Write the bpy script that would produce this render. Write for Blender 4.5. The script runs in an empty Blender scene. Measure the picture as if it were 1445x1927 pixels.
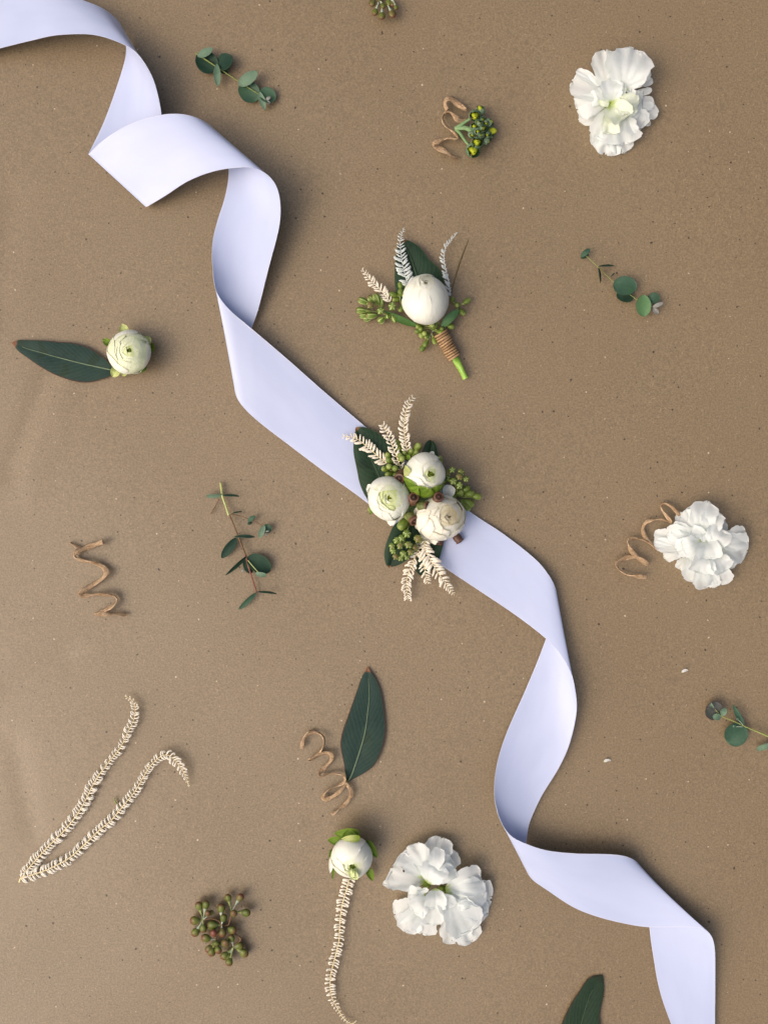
import bpy, math, random
import numpy as np
from mathutils import Vector
R = math.radians
sc = bpy.context.scene

# ------------------------------------------------------------------ camera
S = 0.000325            # metres per photograph pixel on the paper
CX, CY = 722.5, 963.5
H = 0.60                # camera height above the paper (m)
HP = H / S
cam = bpy.data.cameras.new('camera')
cam.sensor_fit = 'VERTICAL'; cam.sensor_height = 24.0
cam.lens = 24.0 * H / (1927 * S)
cam.clip_start = 0.01; cam.clip_end = 200
camo = bpy.data.objects.new('camera', cam)
camo.location = (0, 0, H)
sc.collection.objects.link(camo); sc.camera = camo

# ------------------------------------------------------------------ light
SUN_EL, SUN_AZ = R(50), R(-114)
w = bpy.data.worlds.new("World"); sc.world = w; w.use_nodes = True
nt = w.node_tree
sky = nt.nodes.new('ShaderNodeTexSky'); sky.sky_type = 'NISHITA'; sky.sun_disc = False
sky.sun_elevation = SUN_EL; sky.sun_rotation = SUN_AZ
sky.air_density = 0.75; sky.dust_density = 9.0; sky.ozone_density = 0.0
nt.links.new(sky.outputs[0], nt.nodes['Background'].inputs[0])
nt.nodes['Background'].inputs[1].default_value = 0.146
sun = bpy.data.lights.new('sun', 'SUN'); sun.energy = 0.62; sun.angle = R(90)
sun.color = (1.0, 0.96, 0.90)
suno = bpy.data.objects.new('sun', sun); sc.collection.objects.link(suno)
sd = Vector((math.cos(SUN_EL) * math.sin(SUN_AZ), math.cos(SUN_EL) * math.cos(SUN_AZ), math.sin(SUN_EL)))
suno.rotation_euler = sd.to_track_quat('Z', 'Y').to_euler()
suno.location = (-1, -1, 2)
sc.view_settings.view_transform = 'Standard'; sc.view_settings.look = 'None'
sc.view_settings.exposure = 0.0; sc.view_settings.gamma = 1.0

# ------------------------------------------------------------------ helpers: space
rng = np.random.default_rng(7)
rnd = random.Random(11)

def P(a):
    """photo-pixel coordinates with a height (in the same unit) -> metres"""
    a = np.asarray(a, float)
    z = a[..., 2]; k = (HP - z) / HP
    return np.stack([(a[..., 0] - CX) * S * k, -(a[..., 1] - CY) * S * k, z * S], -1)

class Z:
    """a close-up crop of the photo: offset and enlargement"""
    def __init__(s, ox, oy, k): s.ox, s.oy, s.k = ox, oy, k
    def __call__(s, p, z=None):
        q = [s.ox + p[0] / s.k, s.oy + p[1] / s.k, p[2] if len(p) > 2 else (z or 0)]
        return q
    def L(s, pts, z=None): return [s(p, z) for p in pts]

def spline(pts, n):
    """Catmull-Rom through pts (k,d), n samples, roughly even by length"""
    p = np.asarray(pts, float)
    if len(p) == 2:
        t = np.linspace(0, 1, n)[:, None]; return p[0] * (1 - t) + p[1] * t
    q = np.vstack([2 * p[0] - p[1], p, 2 * p[-1] - p[-2]])
    out = []
    for i in range(1, len(q) - 2):
        t = np.linspace(0, 1, 12, endpoint=False)[:, None]
        a, b, c, d = q[i - 1], q[i], q[i + 1], q[i + 2]
        out.append(0.5 * (2 * b + (c - a) * t + (2 * a - 5 * b + 4 * c - d) * t ** 2 + (3 * b - a - 3 * c + d) * t ** 3))
    out.append(p[-1:])
    o = np.vstack(out)
    s = np.r_[0, np.cumsum(np.linalg.norm(np.diff(o, axis=0), axis=1))]
    u = np.linspace(0, s[-1], n)
    return np.stack([np.interp(u, s, o[:, k]) for k in range(o.shape[1])], -1)

def smooth(a, k):
    a = a.copy()
    for _ in range(k):
        a[1:-1] = 0.25 * a[:-2] + 0.5 * a[1:-1] + 0.25 * a[2:]
    return a

_gf = {}
def gridf(n, m, wrap=False):
    key = (n, m, wrap)
    if key not in _gf:
        mm = m if wrap else m - 1
        i, j = np.meshgrid(np.arange(n - 1), np.arange(mm), indexing='ij')
        j2 = (j + 1) % m
        _gf[key] = np.stack([i * m + j, (i + 1) * m + j, (i + 1) * m + j2, i * m + j2], -1).reshape(-1, 4)
    return _gf[key]

def griduv(n, m):
    u, v = np.meshgrid(np.linspace(0, 1, n), np.linspace(0, 1, m), indexing='ij')
    return np.stack([u, v], -1).reshape(-1, 2)

# ------------------------------------------------------------------ helpers: objects
def mesh_of(name, V, F, UV=None, m=None, flat=False):
    V = np.asarray(V, float).reshape(-1, 3); F = np.asarray(F, int)
    me = bpy.data.meshes.new(name)
    me.vertices.add(len(V)); me.vertices.foreach_set('co', V.ravel())
    k = F.shape[1]
    me.loops.add(F.size); me.loops.foreach_set('vertex_index', F.ravel())
    me.polygons.add(len(F))
    me.polygons.foreach_set('loop_start', np.arange(len(F)) * k)
    me.polygons.foreach_set('loop_total', np.full(len(F), k))
    if UV is not None:
        uvl = me.uv_layers.new(name='UVMap')
        uvl.data.foreach_set('uv', np.asarray(UV)[F.ravel()].ravel())
    me.update(calc_edges=True)
    if not flat: me.polygons.foreach_set('use_smooth', np.ones(len(F), bool))
    if m: me.materials.append(m)
    return me

def origin_of(o):
    v = np.zeros(3)
    while o is not None:
        v += np.array(o.location); o = o.parent
    return v

def thing(name, label, cat, x, y, z=0.0, group=None):
    o = bpy.data.objects.new(name, None); sc.collection.objects.link(o)
    o.location = P([x, y, z]); o.empty_display_size = 0.01
    o['label'] = label; o['category'] = cat
    if group: o['group'] = group
    return o

def part(name, g, m, parent, solid=0.0, label=None, kind=None, flat=False):
    """g = (world verts, faces, uv)"""
    V, F, UV = g
    me = mesh_of(name, np.asarray(V).reshape(-1, 3) - origin_of(parent), F, UV, m, flat)
    o = bpy.data.objects.new(name, me); sc.collection.objects.link(o); o.parent = parent
    if solid:
        md = o.modifiers.new('thickness', 'SOLIDIFY'); md.thickness = solid; md.offset = 0
        es = o.modifiers.new('crisp edges', 'EDGE_SPLIT'); es.split_angle = R(50)
    if label: o['label'] = label
    if kind: o['kind'] = kind
    return o

def single(name, g, m, label, cat, loc, group=None, solid=0.0):
    V, F, UV = g
    L = P(loc)
    me = mesh_of(name, np.asarray(V).reshape(-1, 3) - L, F, UV, m)
    o = bpy.data.objects.new(name, me); sc.collection.objects.link(o); o.location = L
    if solid:
        md = o.modifiers.new('thickness', 'SOLIDIFY'); md.thickness = solid; md.offset = 0
        es = o.modifiers.new('crisp edges', 'EDGE_SPLIT'); es.split_angle = R(50)
    o['label'] = label; o['category'] = cat
    if group: o['group'] = group
    return o

def join(gs):
    Vs, Fs, Us, n = [], [], [], 0
    for V, F, U in gs:
        V = np.asarray(V).reshape(-1, 3)
        Vs.append(V); Fs.append(np.asarray(F) + n); Us.append(U); n += len(V)
    return np.vstack(Vs), np.vstack(Fs), np.vstack(Us)

# ------------------------------------------------------------------ helpers: materials
def lin(r, g, b):
    f = lambda c: (c / 255 / 12.92) if c / 255 <= 0.04045 else ((c / 255 + 0.055) / 1.055) ** 2.4
    return (f(r), f(g), f(b), 1)

class M:
    def __init__(s, name):
        s.m = bpy.data.materials.new(name); s.m.use_nodes = True
        s.t = s.m.node_tree; s.n = s.t.nodes; s.b = s.n['Principled BSDF']; s.out = s.n['Material Output']
    def link(s, a, b): s.t.links.new(a, b); return s
    def node(s, ty, **kw):
        n = s.n.new(ty)
        for k, v in kw.items():
            if k.startswith('i_'):
                n.inputs[k[2:].replace('_', ' ')].default_value = v
            else: setattr(n, k, v)
        return n
    def src(s, x, inp):
        if hasattr(x, 'is_output') or isinstance(x, bpy.types.NodeSocket): s.t.links.new(x, inp)
        else: inp.default_value = x
    def math(s, op, a, b=0.0, clamp=False):
        n = s.n.new('ShaderNodeMath'); n.operation = op; n.use_clamp = clamp
        s.src(a, n.inputs[0]); s.src(b, n.inputs[1]); return n.outputs[0]
    def mix(s, f, a, b, mode='MIX'):
        n = s.n.new('ShaderNodeMix'); n.data_type = 'RGBA'; n.blend_type = mode
        s.src(f, n.inputs[0]); s.src(a, n.inputs[6]); s.src(b, n.inputs[7]); return n.outputs[2]
    def ramp(s, x, lo, hi, a=0.0, b=1.0):
        n = s.n.new('ShaderNodeMapRange'); n.clamp = True; n.interpolation_type = 'SMOOTHSTEP'
        s.src(x, n.inputs[0]); n.inputs[1].default_value = lo; n.inputs[2].default_value = hi
        n.inputs[3].default_value = a; n.inputs[4].default_value = b; return n.outputs[0]
    def noise(s, vec, scale, detail=3, rough=0.5, dist=0.0):
        n = s.n.new('ShaderNodeTexNoise'); n.inputs['Scale'].default_value = scale
        n.inputs['Detail'].default_value = detail; n.inputs['Roughness'].default_value = rough
        n.inputs['Distortion'].default_value = dist
        s.t.links.new(vec, n.inputs['Vector']); return n.outputs['Fac']
    def scale(s, vec, x, y, z, rot=(0, 0, 0)):
        if rot != (0, 0, 0):
            q = s.n.new('ShaderNodeMapping'); q.inputs['Rotation'].default_value = rot
            s.t.links.new(vec, q.inputs['Vector']); vec = q.outputs[0]
        n = s.n.new('ShaderNodeMapping'); n.inputs['Scale'].default_value = (x, y, z)
        s.t.links.new(vec, n.inputs['Vector']); return n.outputs[0]
    def obj(s): return s.n.new('ShaderNodeTexCoord').outputs['Object']
    def uv(s):
        u = s.n.new('ShaderNodeTexCoord').outputs['UV']
        x = s.n.new('ShaderNodeSeparateXYZ'); s.t.links.new(u, x.inputs[0]); return u, x.outputs[0], x.outputs[1]
    def rand(s): return s.n.new('ShaderNodeObjectInfo').outputs['Random']
    def bump(s, h, dist, strength=1.0):
        n = s.n.new('ShaderNodeBump'); n.inputs['Distance'].default_value = dist; n.inputs['Strength'].default_value = strength
        s.t.links.new(h, n.inputs['Height']); s.t.links.new(n.outputs[0], s.b.inputs['Normal']); return n.outputs[0]
    def fin(s, col, rough=0.5, spec=0.5, trans=0.0, tcol=None, sheen=0.0):
        s.src(col, s.b.inputs['Base Color']); s.src(rough, s.b.inputs['Roughness'])
        s.b.inputs['Specular IOR Level'].default_value = spec
        if sheen: s.b.inputs['Sheen Weight'].default_value = sheen
        if trans:
            t = s.n.new('ShaderNodeBsdfTranslucent'); s.src(tcol if tcol is not None else col, t.inputs[0])
            x = s.n.new('ShaderNodeMixShader'); x.inputs[0].default_value = trans
            s.t.links.new(s.b.outputs[0], x.inputs[1]); s.t.links.new(t.outputs[0], x.inputs[2])
            s.t.links.new(x.outputs[0], s.out.inputs[0])
        return s.m

def mat_kraft():
    m = M('kraft paper'); o = m.obj()
    n1 = m.noise(o, 9, 3); n2 = m.noise(o, 130, 4, .6); n3 = m.noise(o, 900, 3, .6)
    c = m.mix(m.ramp(n1, .3, .7), lin(108, 94, 70), lin(113, 94, 69))
    c = m.mix(m.ramp(n2, .3, .7, 0, .5), c, lin(97, 83, 61))
    c = m.mix(m.ramp(n3, .30, .70, 0, .75), lin(138, 120, 92), c)
    # pulp fibres: short pale and dark flecks in every direction
    for k, (rot, sx, sy, thr, col, amt) in enumerate([(.3, 1100, 240, .70, (178, 156, 124), .4), (1.4, 1000, 260, .71, (174, 152, 120), .4),
                                                 (2.3, 1200, 250, .70, (174, 152, 122), .4), (.9, 900, 260, .70, (112, 90, 66), .6),
                                                 (2.0, 950, 250, .70, (116, 92, 68), .6), (2.9, 900, 240, .71, (112, 90, 66), .6)]):
        f = m.noise(m.scale(o, sx, sy, 1, (0, 0, rot)), 1.0, 1, .4)
        c = m.mix(m.ramp(f, thr, thr + .06, 0, amt), c, lin(*col))
    # dark bark specks and a few pale chips
    for sc_, rad, keep, col in ((95, .055, .55, (58, 42, 30)), (150, .06, .62, (92, 70, 50)), (60, .045, .75, (44, 30, 22)), (80, .040, .84, (206, 190, 164))):
        wob = m.n.new('ShaderNodeVectorMath'); wob.operation = 'ADD'
        nn = m.n.new('ShaderNodeTexNoise'); nn.inputs['Scale'].default_value = 700; m.link(o, nn.inputs['Vector'])
        sc2 = m.n.new('ShaderNodeVectorMath'); sc2.operation = 'SCALE'; sc2.inputs['Scale'].default_value = .0012
        m.link(nn.outputs['Color'], sc2.inputs[0]); m.link(o, wob.inputs[0]); m.link(sc2.outputs[0], wob.inputs[1])
        v = m.n.new('ShaderNodeTexVoronoi'); v.voronoi_dimensions = '2D'; v.inputs['Scale'].default_value = sc_
        m.link(wob.outputs[0], v.inputs['Vector'])
        sep = m.n.new('ShaderNodeSeparateColor'); m.link(v.outputs['Color'], sep.inputs[0])
        on = m.math('GREATER_THAN', sep.outputs[0], keep)
        size = m.math('MULTIPLY', sep.outputs[1], rad)
        d = m.math('LESS_THAN', v.outputs['Distance'], size)
        c = m.mix(m.math('MULTIPLY', m.math('MULTIPLY', on, d), .9), c, lin(*col))
    h = m.math('ADD', m.math('MULTIPLY', n2, .8), m.math('MULTIPLY', n3, .35))
    m.bump(h, .0003, .55)
    return m.fin(c, .46, .65)

def mat_ribbon():
    m = M('satin ribbon'); uv, u, v = m.uv()
    # u runs along the ribbon (metres), v across; fine weft lines and the woven selvage
    weft = m.n.new('ShaderNodeTexWave'); weft.wave_type = 'BANDS'; weft.bands_direction = 'X'
    weft.inputs['Scale'].default_value = 1.0; m.link(m.scale(uv, 900, 1, 1), weft.inputs['Vector'])
    e = m.math('MINIMUM', v, m.math('SUBTRACT', 1.0, v))
    edge = m.ramp(e, .010, .022, 1, 0)
    cloud = m.noise(m.scale(uv, 25, 2.5, 1), 1, 3)
    c = m.mix(m.ramp(cloud, .3, .7), lin(189, 200, 231), lin(196, 206, 236))
    c = m.mix(m.math('MULTIPLY', edge, .7), c, lin(212, 218, 241))
    h = m.math('ADD', m.math('MULTIPLY', m.math('SUBTRACT', weft.outputs['Fac'], .5), m.math('ADD', m.math('MULTIPLY', edge, 2.0), .12)), m.math('MULTIPLY', m.noise(m.scale(uv, 60, 3, 1), 1, 2), .4))
    m.bump(h, .00012, .35)
    m.fin(c, .38, .5, .10, (.74, .78, .92, 1), .15)
    m.b.inputs['Anisotropic'].default_value = .5
    return m.m

def mat_petal(name, c0, c1, base, basew=.35, trans=.22, rough=.5, edge=None, veins=.6, stain=0):
    """v=0 at the claw, v=1 at the lip"""
    m = M(name); uv, u, v = m.uv()
    n = m.noise(m.scale(uv, 3, 2, 1), 1, 3)
    c = m.mix(m.ramp(n, .3, .7), lin(*c0), lin(*c1))
    vn = m.noise(m.scale(uv, 34, 1.6, 1), 1, 2, .6)
    c = m.mix(m.ramp(vn, .35, .8, 0, .22), c, lin(c1[0] - 22, c1[1] - 16, c1[2] - 34))
    wob = m.math('ADD', v, m.math('MULTIPLY', m.math('SUBTRACT', n, .5), .3))
    c = m.mix(m.ramp(wob, 0.02, basew, 1, 0), c, lin(*base))
    if edge: c = m.mix(m.ramp(v, .94, 1.0, 0, .4), c, lin(*edge))
    if stain:
        s = m.noise(m.obj(), 260, 2, .5, .4)
        c = m.mix(m.ramp(s, .73, .79, 0, stain), c, lin(196, 160, 112))
    h = m.math('ADD', m.math('MULTIPLY', vn, 1.0), m.math('MULTIPLY', n, .8))
    m.bump(h, .0004, veins)
    return m.fin(c, rough, .35, trans, c)

def mat_bigleaf(name, dark, mid, blotch, tip=(122, 84, 62), edge=(74, 48, 40), rough=.6):
    """u = 0 at the stalk, 1 at the tip; v across"""
    m = M(name); uv, u, v = m.uv(); o = m.obj()
    n = m.noise(o, 60, 4, .6); n2 = m.noise(o, 600, 3, .6)
    c = m.mix(m.ramp(n, .3, .7), lin(*dark), lin(*mid))
    c = m.mix(m.ramp(n2, .35, .75, 0, .35), c, lin(mid[0] + 14, mid[1] + 14, mid[2] + 10))
    b = m.noise(m.scale(o, 75, 75, 1), 1, 2, .4, .5)
    c = m.mix(m.ramp(b, .60, .64, 0, .75), c, lin(*blotch))
    dz = m.noise(o, 28, 4, .7)
    c = m.mix(m.ramp(dz, .5, .75, 0, .45), c, lin(mid[0] + 18, mid[1] + 10, mid[2] + 2))
    # side veins
    a = m.math('ABSOLUTE', m.math('SUBTRACT', v, .5))
    ph = m.math('ADD', m.math('MULTIPLY', u, 95.0), m.math('MULTIPLY', a, -60.0))
    sv = m.math('SINE', m.math('ADD', ph, m.math('MULTIPLY', n, 7.0)))
    c = m.mix(m.ramp(sv, .80, 1.0, 0, .28), c, lin(mid[0] + 34, mid[1] + 36, mid[2] + 26))
    c = m.mix(m.ramp(a, .455, .495, 0, .8), c, lin(*edge))
    c = m.mix(m.ramp(m.math('ADD', u, m.math('MULTIPLY', n, .03)), .955, .975), c, lin(*tip))
    m.bump(m.math('ADD', m.math('ADD', m.math('MULTIPLY', sv, .12), n2), m.math('MULTIPLY', n, 1.5)), .0003, .4)
    return m.fin(c, rough, .22, .06, lin(90, 130, 60))

def mat_simple(name, a, b, scale=300, rough=.5, spec=.4, trans=0.0, bump=.3, stretch=(1, 1, 1), rand=.25):
    m = M(name); o = m.scale(m.obj(), *stretch)
    n = m.noise(o, scale, 3, .6)
    f = m.math('ADD', n, m.math('MULTIPLY', m.math('SUBTRACT', m.rand(), .5), rand))
    c = m.mix(m.ramp(f, .3, .7), lin(*a), lin(*b))
    m.bump(n, .0003, bump)
    return m.fin(c, rough, spec, trans)

def mat_bud(name, base, body, tip, t0=.55, t1=.95, stripes=0, scol=(200, 215, 150), rough=.4, mottled=.5):
    """v runs from stalk to tip, u around"""
    m = M(name); uv, u, v = m.uv(); o = m.obj()
    n = m.noise(o, 500, 3, .6); r = m.rand()
    c = m.mix(m.ramp(n, .3, .7), lin(*body), lin(int(body[0] * .82), int(body[1] * .84), int(body[2] * .78)))
    c = m.mix(m.math('MULTIPLY', r, .35), c, lin(min(255, body[0] + 30), min(255, body[1] + 26), body[2] + 10))
    c = m.mix(m.ramp(v, .05, .35, 1, 0), c, lin(*base))
    f = m.math('ADD', v, m.math('ADD', m.math('MULTIPLY', m.math('SUBTRACT', n, .5), mottled), m.math('MULTIPLY', m.math('SUBTRACT', r, .5), .25)))
    if stripes:
        s = m.math('ABSOLUTE', m.math('SINE', m.math('MULTIPLY', u, math.pi * stripes)))
        c = m.mix(m.math('MULTIPLY', m.ramp(s, .05, .6, 1, 0), .85), c, lin(*scol))
    c = m.mix(m.ramp(f, t0, t1), c, lin(*tip))
    m.bump(n, .0002, .4)
    return m.fin(c, rough, .4)

def mat_raffia():
    m = M('raffia'); uv, u, v = m.uv()
    f = m.noise(m.scale(uv, 16, 9, 1), 1, 3, .6); g = m.noise(m.scale(uv, 3, 26, 1), 1, 3, .6); l = m.noise(m.scale(uv, 14, 1.5, 1), 1, 2)
    c = m.mix(m.ramp(g, .36, .60), lin(150, 116, 80), lin(224, 196, 160))
    c = m.mix(m.ramp(l, .5, .75, 0, .6), c, lin(134, 94, 56))
    c = m.mix(m.ramp(f, .3, .55, .3, 0), c, lin(96, 66, 40))
    m.bump(g, .0012, .8)
    return m.fin(c, .55, .3)

def mat_frond(name, a, b):
    m = M(name); o = m.obj(); n = m.noise(o, 420, 3, .6)
    c = m.mix(m.ramp(n, .3, .75), lin(*a), lin(*b))
    m.bump(n, .0004, .5)
    return m.fin(c, .7, .25, .12)

KRAFT = mat_kraft(); RIBBON = mat_ribbon()
PW = mat_petal('white petal', (246, 250, 250), (241, 246, 245), (196, 214, 128), .20, .40, veins=.4)
PWs = mat_petal('white petal with stains', (246, 250, 250), (241, 246, 245), (190, 210, 118), .24, .40, veins=.45, stain=.25)
PWg = mat_petal('greenish petal', (242, 247, 234), (236, 243, 222), (180, 202, 104), .42, .3, veins=.6)
PR = mat_petal('ranunculus petal', (250, 251, 242), (246, 248, 234), (222, 230, 170), .20, .18, edge=(236, 230, 200), veins=.45)
PRg = mat_petal('green white ranunculus petal', (240, 244, 220), (234, 241, 206), (214, 226, 152), .30, .18, edge=(232, 236, 208), veins=.45)
PRi = mat_petal('inner ranunculus petal', (228, 237, 184), (218, 230, 160), (176, 198, 96), .45, .15, edge=(226, 232, 190), veins=.5)
PRc = mat_petal('cream ranunculus petal', (249, 248, 237), (246, 243, 226), (234, 230, 182), .22, .2, edge=(238, 226, 192), veins=.55)
PRy = mat_petal('yellowed inner petal', (247, 242, 216), (242, 233, 196), (214, 194, 130), .25, .18, edge=(226, 202, 154), veins=.6)
EYE = mat_simple('flower eye', (92, 112, 34), (150, 168, 60), 900, .6)
SEP = mat_petal('sepal', (122, 150, 48), (96, 126, 34), (90, 112, 40), .4, .15, edge=(206, 214, 150), veins=.8)
SEPy = mat_petal('pale sepal', (206, 214, 150), (190, 200, 120), (122, 146, 40), .6, .15, edge=(222, 222, 178), veins=.8)
LA = mat_bigleaf('long leaf', (28, 51, 47), (36, 60, 54), (32, 50, 34))
LC = mat_bigleaf('deep green leaf', (30, 50, 36), (38, 58, 42), (28, 46, 32), tip=(40, 52, 38))
LD = mat_bigleaf('dark leaf', (28, 50, 36), (36, 60, 43), (24, 42, 32), tip=(110, 84, 52), edge=(56, 74, 44))
RD = mat_bigleaf('dark round leaf', (26, 52, 42), (36, 64, 50), (22, 44, 34), tip=(44, 62, 50), edge=(66, 84, 62))
RM = mat_bigleaf('green round leaf', (50, 80, 64), (62, 92, 73), (60, 96, 66), tip=(78, 108, 80), edge=(60, 84, 70), rough=.5)
RL = mat_bigleaf('pale round leaf', (92, 118, 98), (106, 132, 110), (84, 112, 90), tip=(100, 124, 104), edge=(120, 140, 118), rough=.55)
RG = mat_bigleaf('bright round leaf', (74, 112, 74), (84, 122, 82), (66, 104, 66), tip=(84, 120, 80), edge=(84, 108, 78), rough=.5)
RP = mat_bigleaf('purple tinged leaf', (70, 70, 72), (84, 88, 84), (66, 76, 70), tip=(84, 66, 74), edge=(60, 36, 44), rough=.45)
RB = mat_bigleaf('bud leaf', (120, 128, 122), (136, 138, 134), (108, 110, 112), tip=(112, 92, 100), edge=(104, 88, 96), rough=.55)
NARROW = mat_bigleaf('narrow green leaf', (58, 92, 44), (74, 110, 52), (64, 98, 46), tip=(80, 110, 56), edge=(70, 96, 48))
STG = mat_simple('green stem', (124, 138, 74), (150, 158, 92), 300, .5)
STB = mat_simple('brown stem', (96, 72, 48), (120, 90, 62), 300, .55)
STR = mat_simple('red stem', (104, 54, 48), (124, 76, 62), 300, .5)
STY = mat_simple('pale green stem', (168, 178, 110), (190, 196, 132), 300, .5)
STW = mat_simple('whitish stalk', (150, 166, 146), (176, 186, 164), 300, .6)
STX = mat_simple('bright green cut stem', (120, 170, 50), (150, 192, 76), 260, .35, .5, .1, .5, (1, 1, 1))
VEIN = mat_simple('midrib', (100, 122, 92), (116, 134, 104), 300, .5)
VEIND = mat_simple('dark midrib', (62, 86, 60), (72, 94, 66), 300, .5)
RAF = mat_raffia()
FR = mat_frond('cream frond', (244, 238, 222), (232, 222, 200))
FRg = mat_frond('grey white frond', (212, 220, 218), (194, 202, 198))
RACH = mat_frond('frond rib', (238, 224, 178), (228, 210, 156))
BR = mat_bud('reddening bud', (98, 108, 70), (96, 106, 44), (108, 72, 48), .55, 1.05)
BRr = mat_bud('red bud', (112, 108, 72), (104, 98, 52), (116, 66, 52), .5, 1.0)
BG = mat_bud('green berry', (100, 120, 56), (100, 121, 48), (146, 160, 86), .75, 1.05)
BS = mat_bud('striped green bud', (96, 122, 54), (98, 124, 48), (110, 96, 56), .90, 1.1, 5, (196, 206, 140), mottled=.2)
NUT = mat_simple('brown gum nut', (84, 56, 44), (116, 82, 62), 500, .5, .5)
NUTD = mat_simple('gum nut hollow', (40, 24, 18), (62, 38, 28), 500, .7)
NUTG = mat_bud('gum nut green body', (110, 126, 70), (96, 106, 60), (96, 66, 50), .6, 1.0)
GB = mat_simple('woolly grey green bud', (84, 112, 82), (126, 146, 118), 1500, .8, .15, 0, .9)
GS = mat_simple('woolly green stalk', (112, 146, 96), (136, 164, 118), 500, .7, .2, 0, .4)
YB = mat_petal('yellow green bud petal', (206, 214, 62), (182, 196, 44), (130, 150, 30), .3, .2, veins=.8)
BROWN = mat_simple('brown speck', (74, 50, 38), (96, 66, 48), 900, .7)
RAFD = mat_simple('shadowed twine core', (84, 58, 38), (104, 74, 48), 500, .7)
RAFT = mat_simple('wrapping twine', (146, 116, 82), (180, 148, 110), 700, .6, .3, 0, .8)
TWIG = mat_simple('dry grass blade', (66, 58, 32), (86, 74, 44), 300, .6)

# ------------------------------------------------------------------ helpers: shapes (photo-pixel space, z too)
def prof(kind, s):
    s = np.clip(s, 1e-4, 1 - 1e-4)
    if kind == 'round': w = np.sqrt(1 - (2 * s - 1) ** 2)
    elif kind == 'oval': w = (s * (1 - s)) ** .62
    elif kind == 'lance': w = s ** .7 * (1 - s) ** .9
    elif kind == 'obov': w = s ** .85 * (1 - s) ** .36
    elif kind == 'fan': w = s ** .75 * (1 - s) ** .24
    elif kind == 'strap': w = (s ** .3) * (1 - s) ** .25
    elif kind == 'sep': w = s ** .35 * (1 - s) ** .85
    elif kind == 'tri': w = (1 - s) ** .8 * (s + .02) ** .12
    return w / w.max()

def blade(pts, wid, kind='oval', roll=0.0, cup=0.0, ruffle=0.0, n=16, m=9, seed=0, jag=0.0, tiltend=None):
    """a leaf or petal: centre line pts (x,y,z), full width wid, px units. returns (V,F,UV) world"""
    r = np.random.default_rng(seed * 13 + 5)
    s = 0.5 - 0.5 * np.cos(np.linspace(0, np.pi, n))
    C0 = spline(pts, 60); u0 = np.linspace(0, 1, 60)
    C = np.stack([np.interp(s, u0, C0[:, k]) for k in range(3)], -1)
    D = np.gradient(C0, axis=0); D = np.stack([np.interp(s, u0, D[:, k]) for k in range(3)], -1)
    D /= np.linalg.norm(D, axis=1)[:, None] + 1e-9
    up = np.array([0, 0, 1.])
    N = np.cross(up, D); nl = np.linalg.norm(N, axis=1)[:, None]
    N = N / np.maximum(nl, 1e-3); U = np.cross(D, N)
    A = N * math.cos(roll) + U * math.sin(roll); B = -N * math.sin(roll) + U * math.cos(roll)
    w = prof(kind, s) * wid * .5
    t = np.linspace(-1, 1, m)
    ph = r.uniform(0, 6.28, 6); fr = r.uniform(2.5, 7.5, 3)
    jt = 1 + jag * (np.sin(s * 17 + ph[0])[:, None] * (t < 0) + np.sin(s * 19 + ph[1])[:, None] * (t > 0)) + jag * .8 * np.sin(s * 41 + ph[2])[:, None]
    V = C[:, None, :] + A[:, None, :] * (w[:, None] * t[None] * jt)[..., None]
    ang = np.arctan2(t[None] * w[:, None], (s[:, None] - .1) * wid + 1e-3)
    ruf = np.sin(ang * fr[0] * 2 + ph[3]) * .6 + np.sin(ang * fr[1] * 2.6 + s[:, None] * 3 + ph[4]) * .4 + .35 * np.sin(ang * 17 + ph[5])
    edge = np.maximum(np.abs(t[None]) ** 1.5, s[:, None] ** 2.5) * s[:, None] ** .6
    lift = cup * w[:, None] * t[None] ** 2 + ruffle * ruf * edge
    V = V + B[:, None, :] * lift[..., None]
    # lip also ripples outwards
    V = V + D[:, None, :] * (jag * wid * .6 * (s[:, None] ** 4) * (np.sin(t[None] * 7 + ph[1]) + .55 * np.sin(t[None] * 15 + ph[2]) + .35 * np.sin(t[None] * 27 + ph[4])))[..., None]
    V[..., 2] = np.maximum(V[..., 2], .6)
    UV = np.stack([np.repeat((t * .5 + .5)[None], n, 0), np.repeat(s[:, None], m, 1)], -1).reshape(-1, 2)
    return P(V).reshape(-1, 3), gridf(n, m), UV

def leafuv(g):          # leaves use u along, v across
    V, F, UV = g; return V, F, UV[:, ::-1]

def outline_leaf(left, mid, right, z0=1.5, z1=1.5, zmid=0.0, bulge=1.4, n=34, wav=1.0, seed=1):
    """leaf whose two margins and midrib are given (px)"""
    r = np.random.default_rng(seed)
    a = [spline(np.asarray(c, float)[:, :2], n) for c in (left, mid, right)]
    s = np.linspace(0, 1, n); m = 6
    rows = []
    z = z0 + (z1 - z0) * s + zmid * np.sin(np.pi * s)
    p = r.uniform(0, 6, 4)
    for side, sg in ((0, -1), (2, 1)):
        for k in range(m):
            t = k / m
            if side == 0: q = a[0] * (1 - t) + a[1] * t; d = 1 - t
            else: q = a[1] * (1 - (k + 1) / m) + a[2] * ((k + 1) / m); d = (k + 1) / m
            if side == 2 and k == 0: rows.append(np.c_[a[1], z])
            zz = z + bulge * np.sin(d * np.pi * .8) * np.sin(np.pi * s) ** .5 + wav * d * np.sin(s * 9 + p[0] + sg)
            rows.append(np.c_[q, np.maximum(zz, .8)])
    V = np.stack(rows, 1)
    mm = V.shape[1]
    return P(V).reshape(-1, 3), gridf(n, mm), griduv(n, mm)

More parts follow.
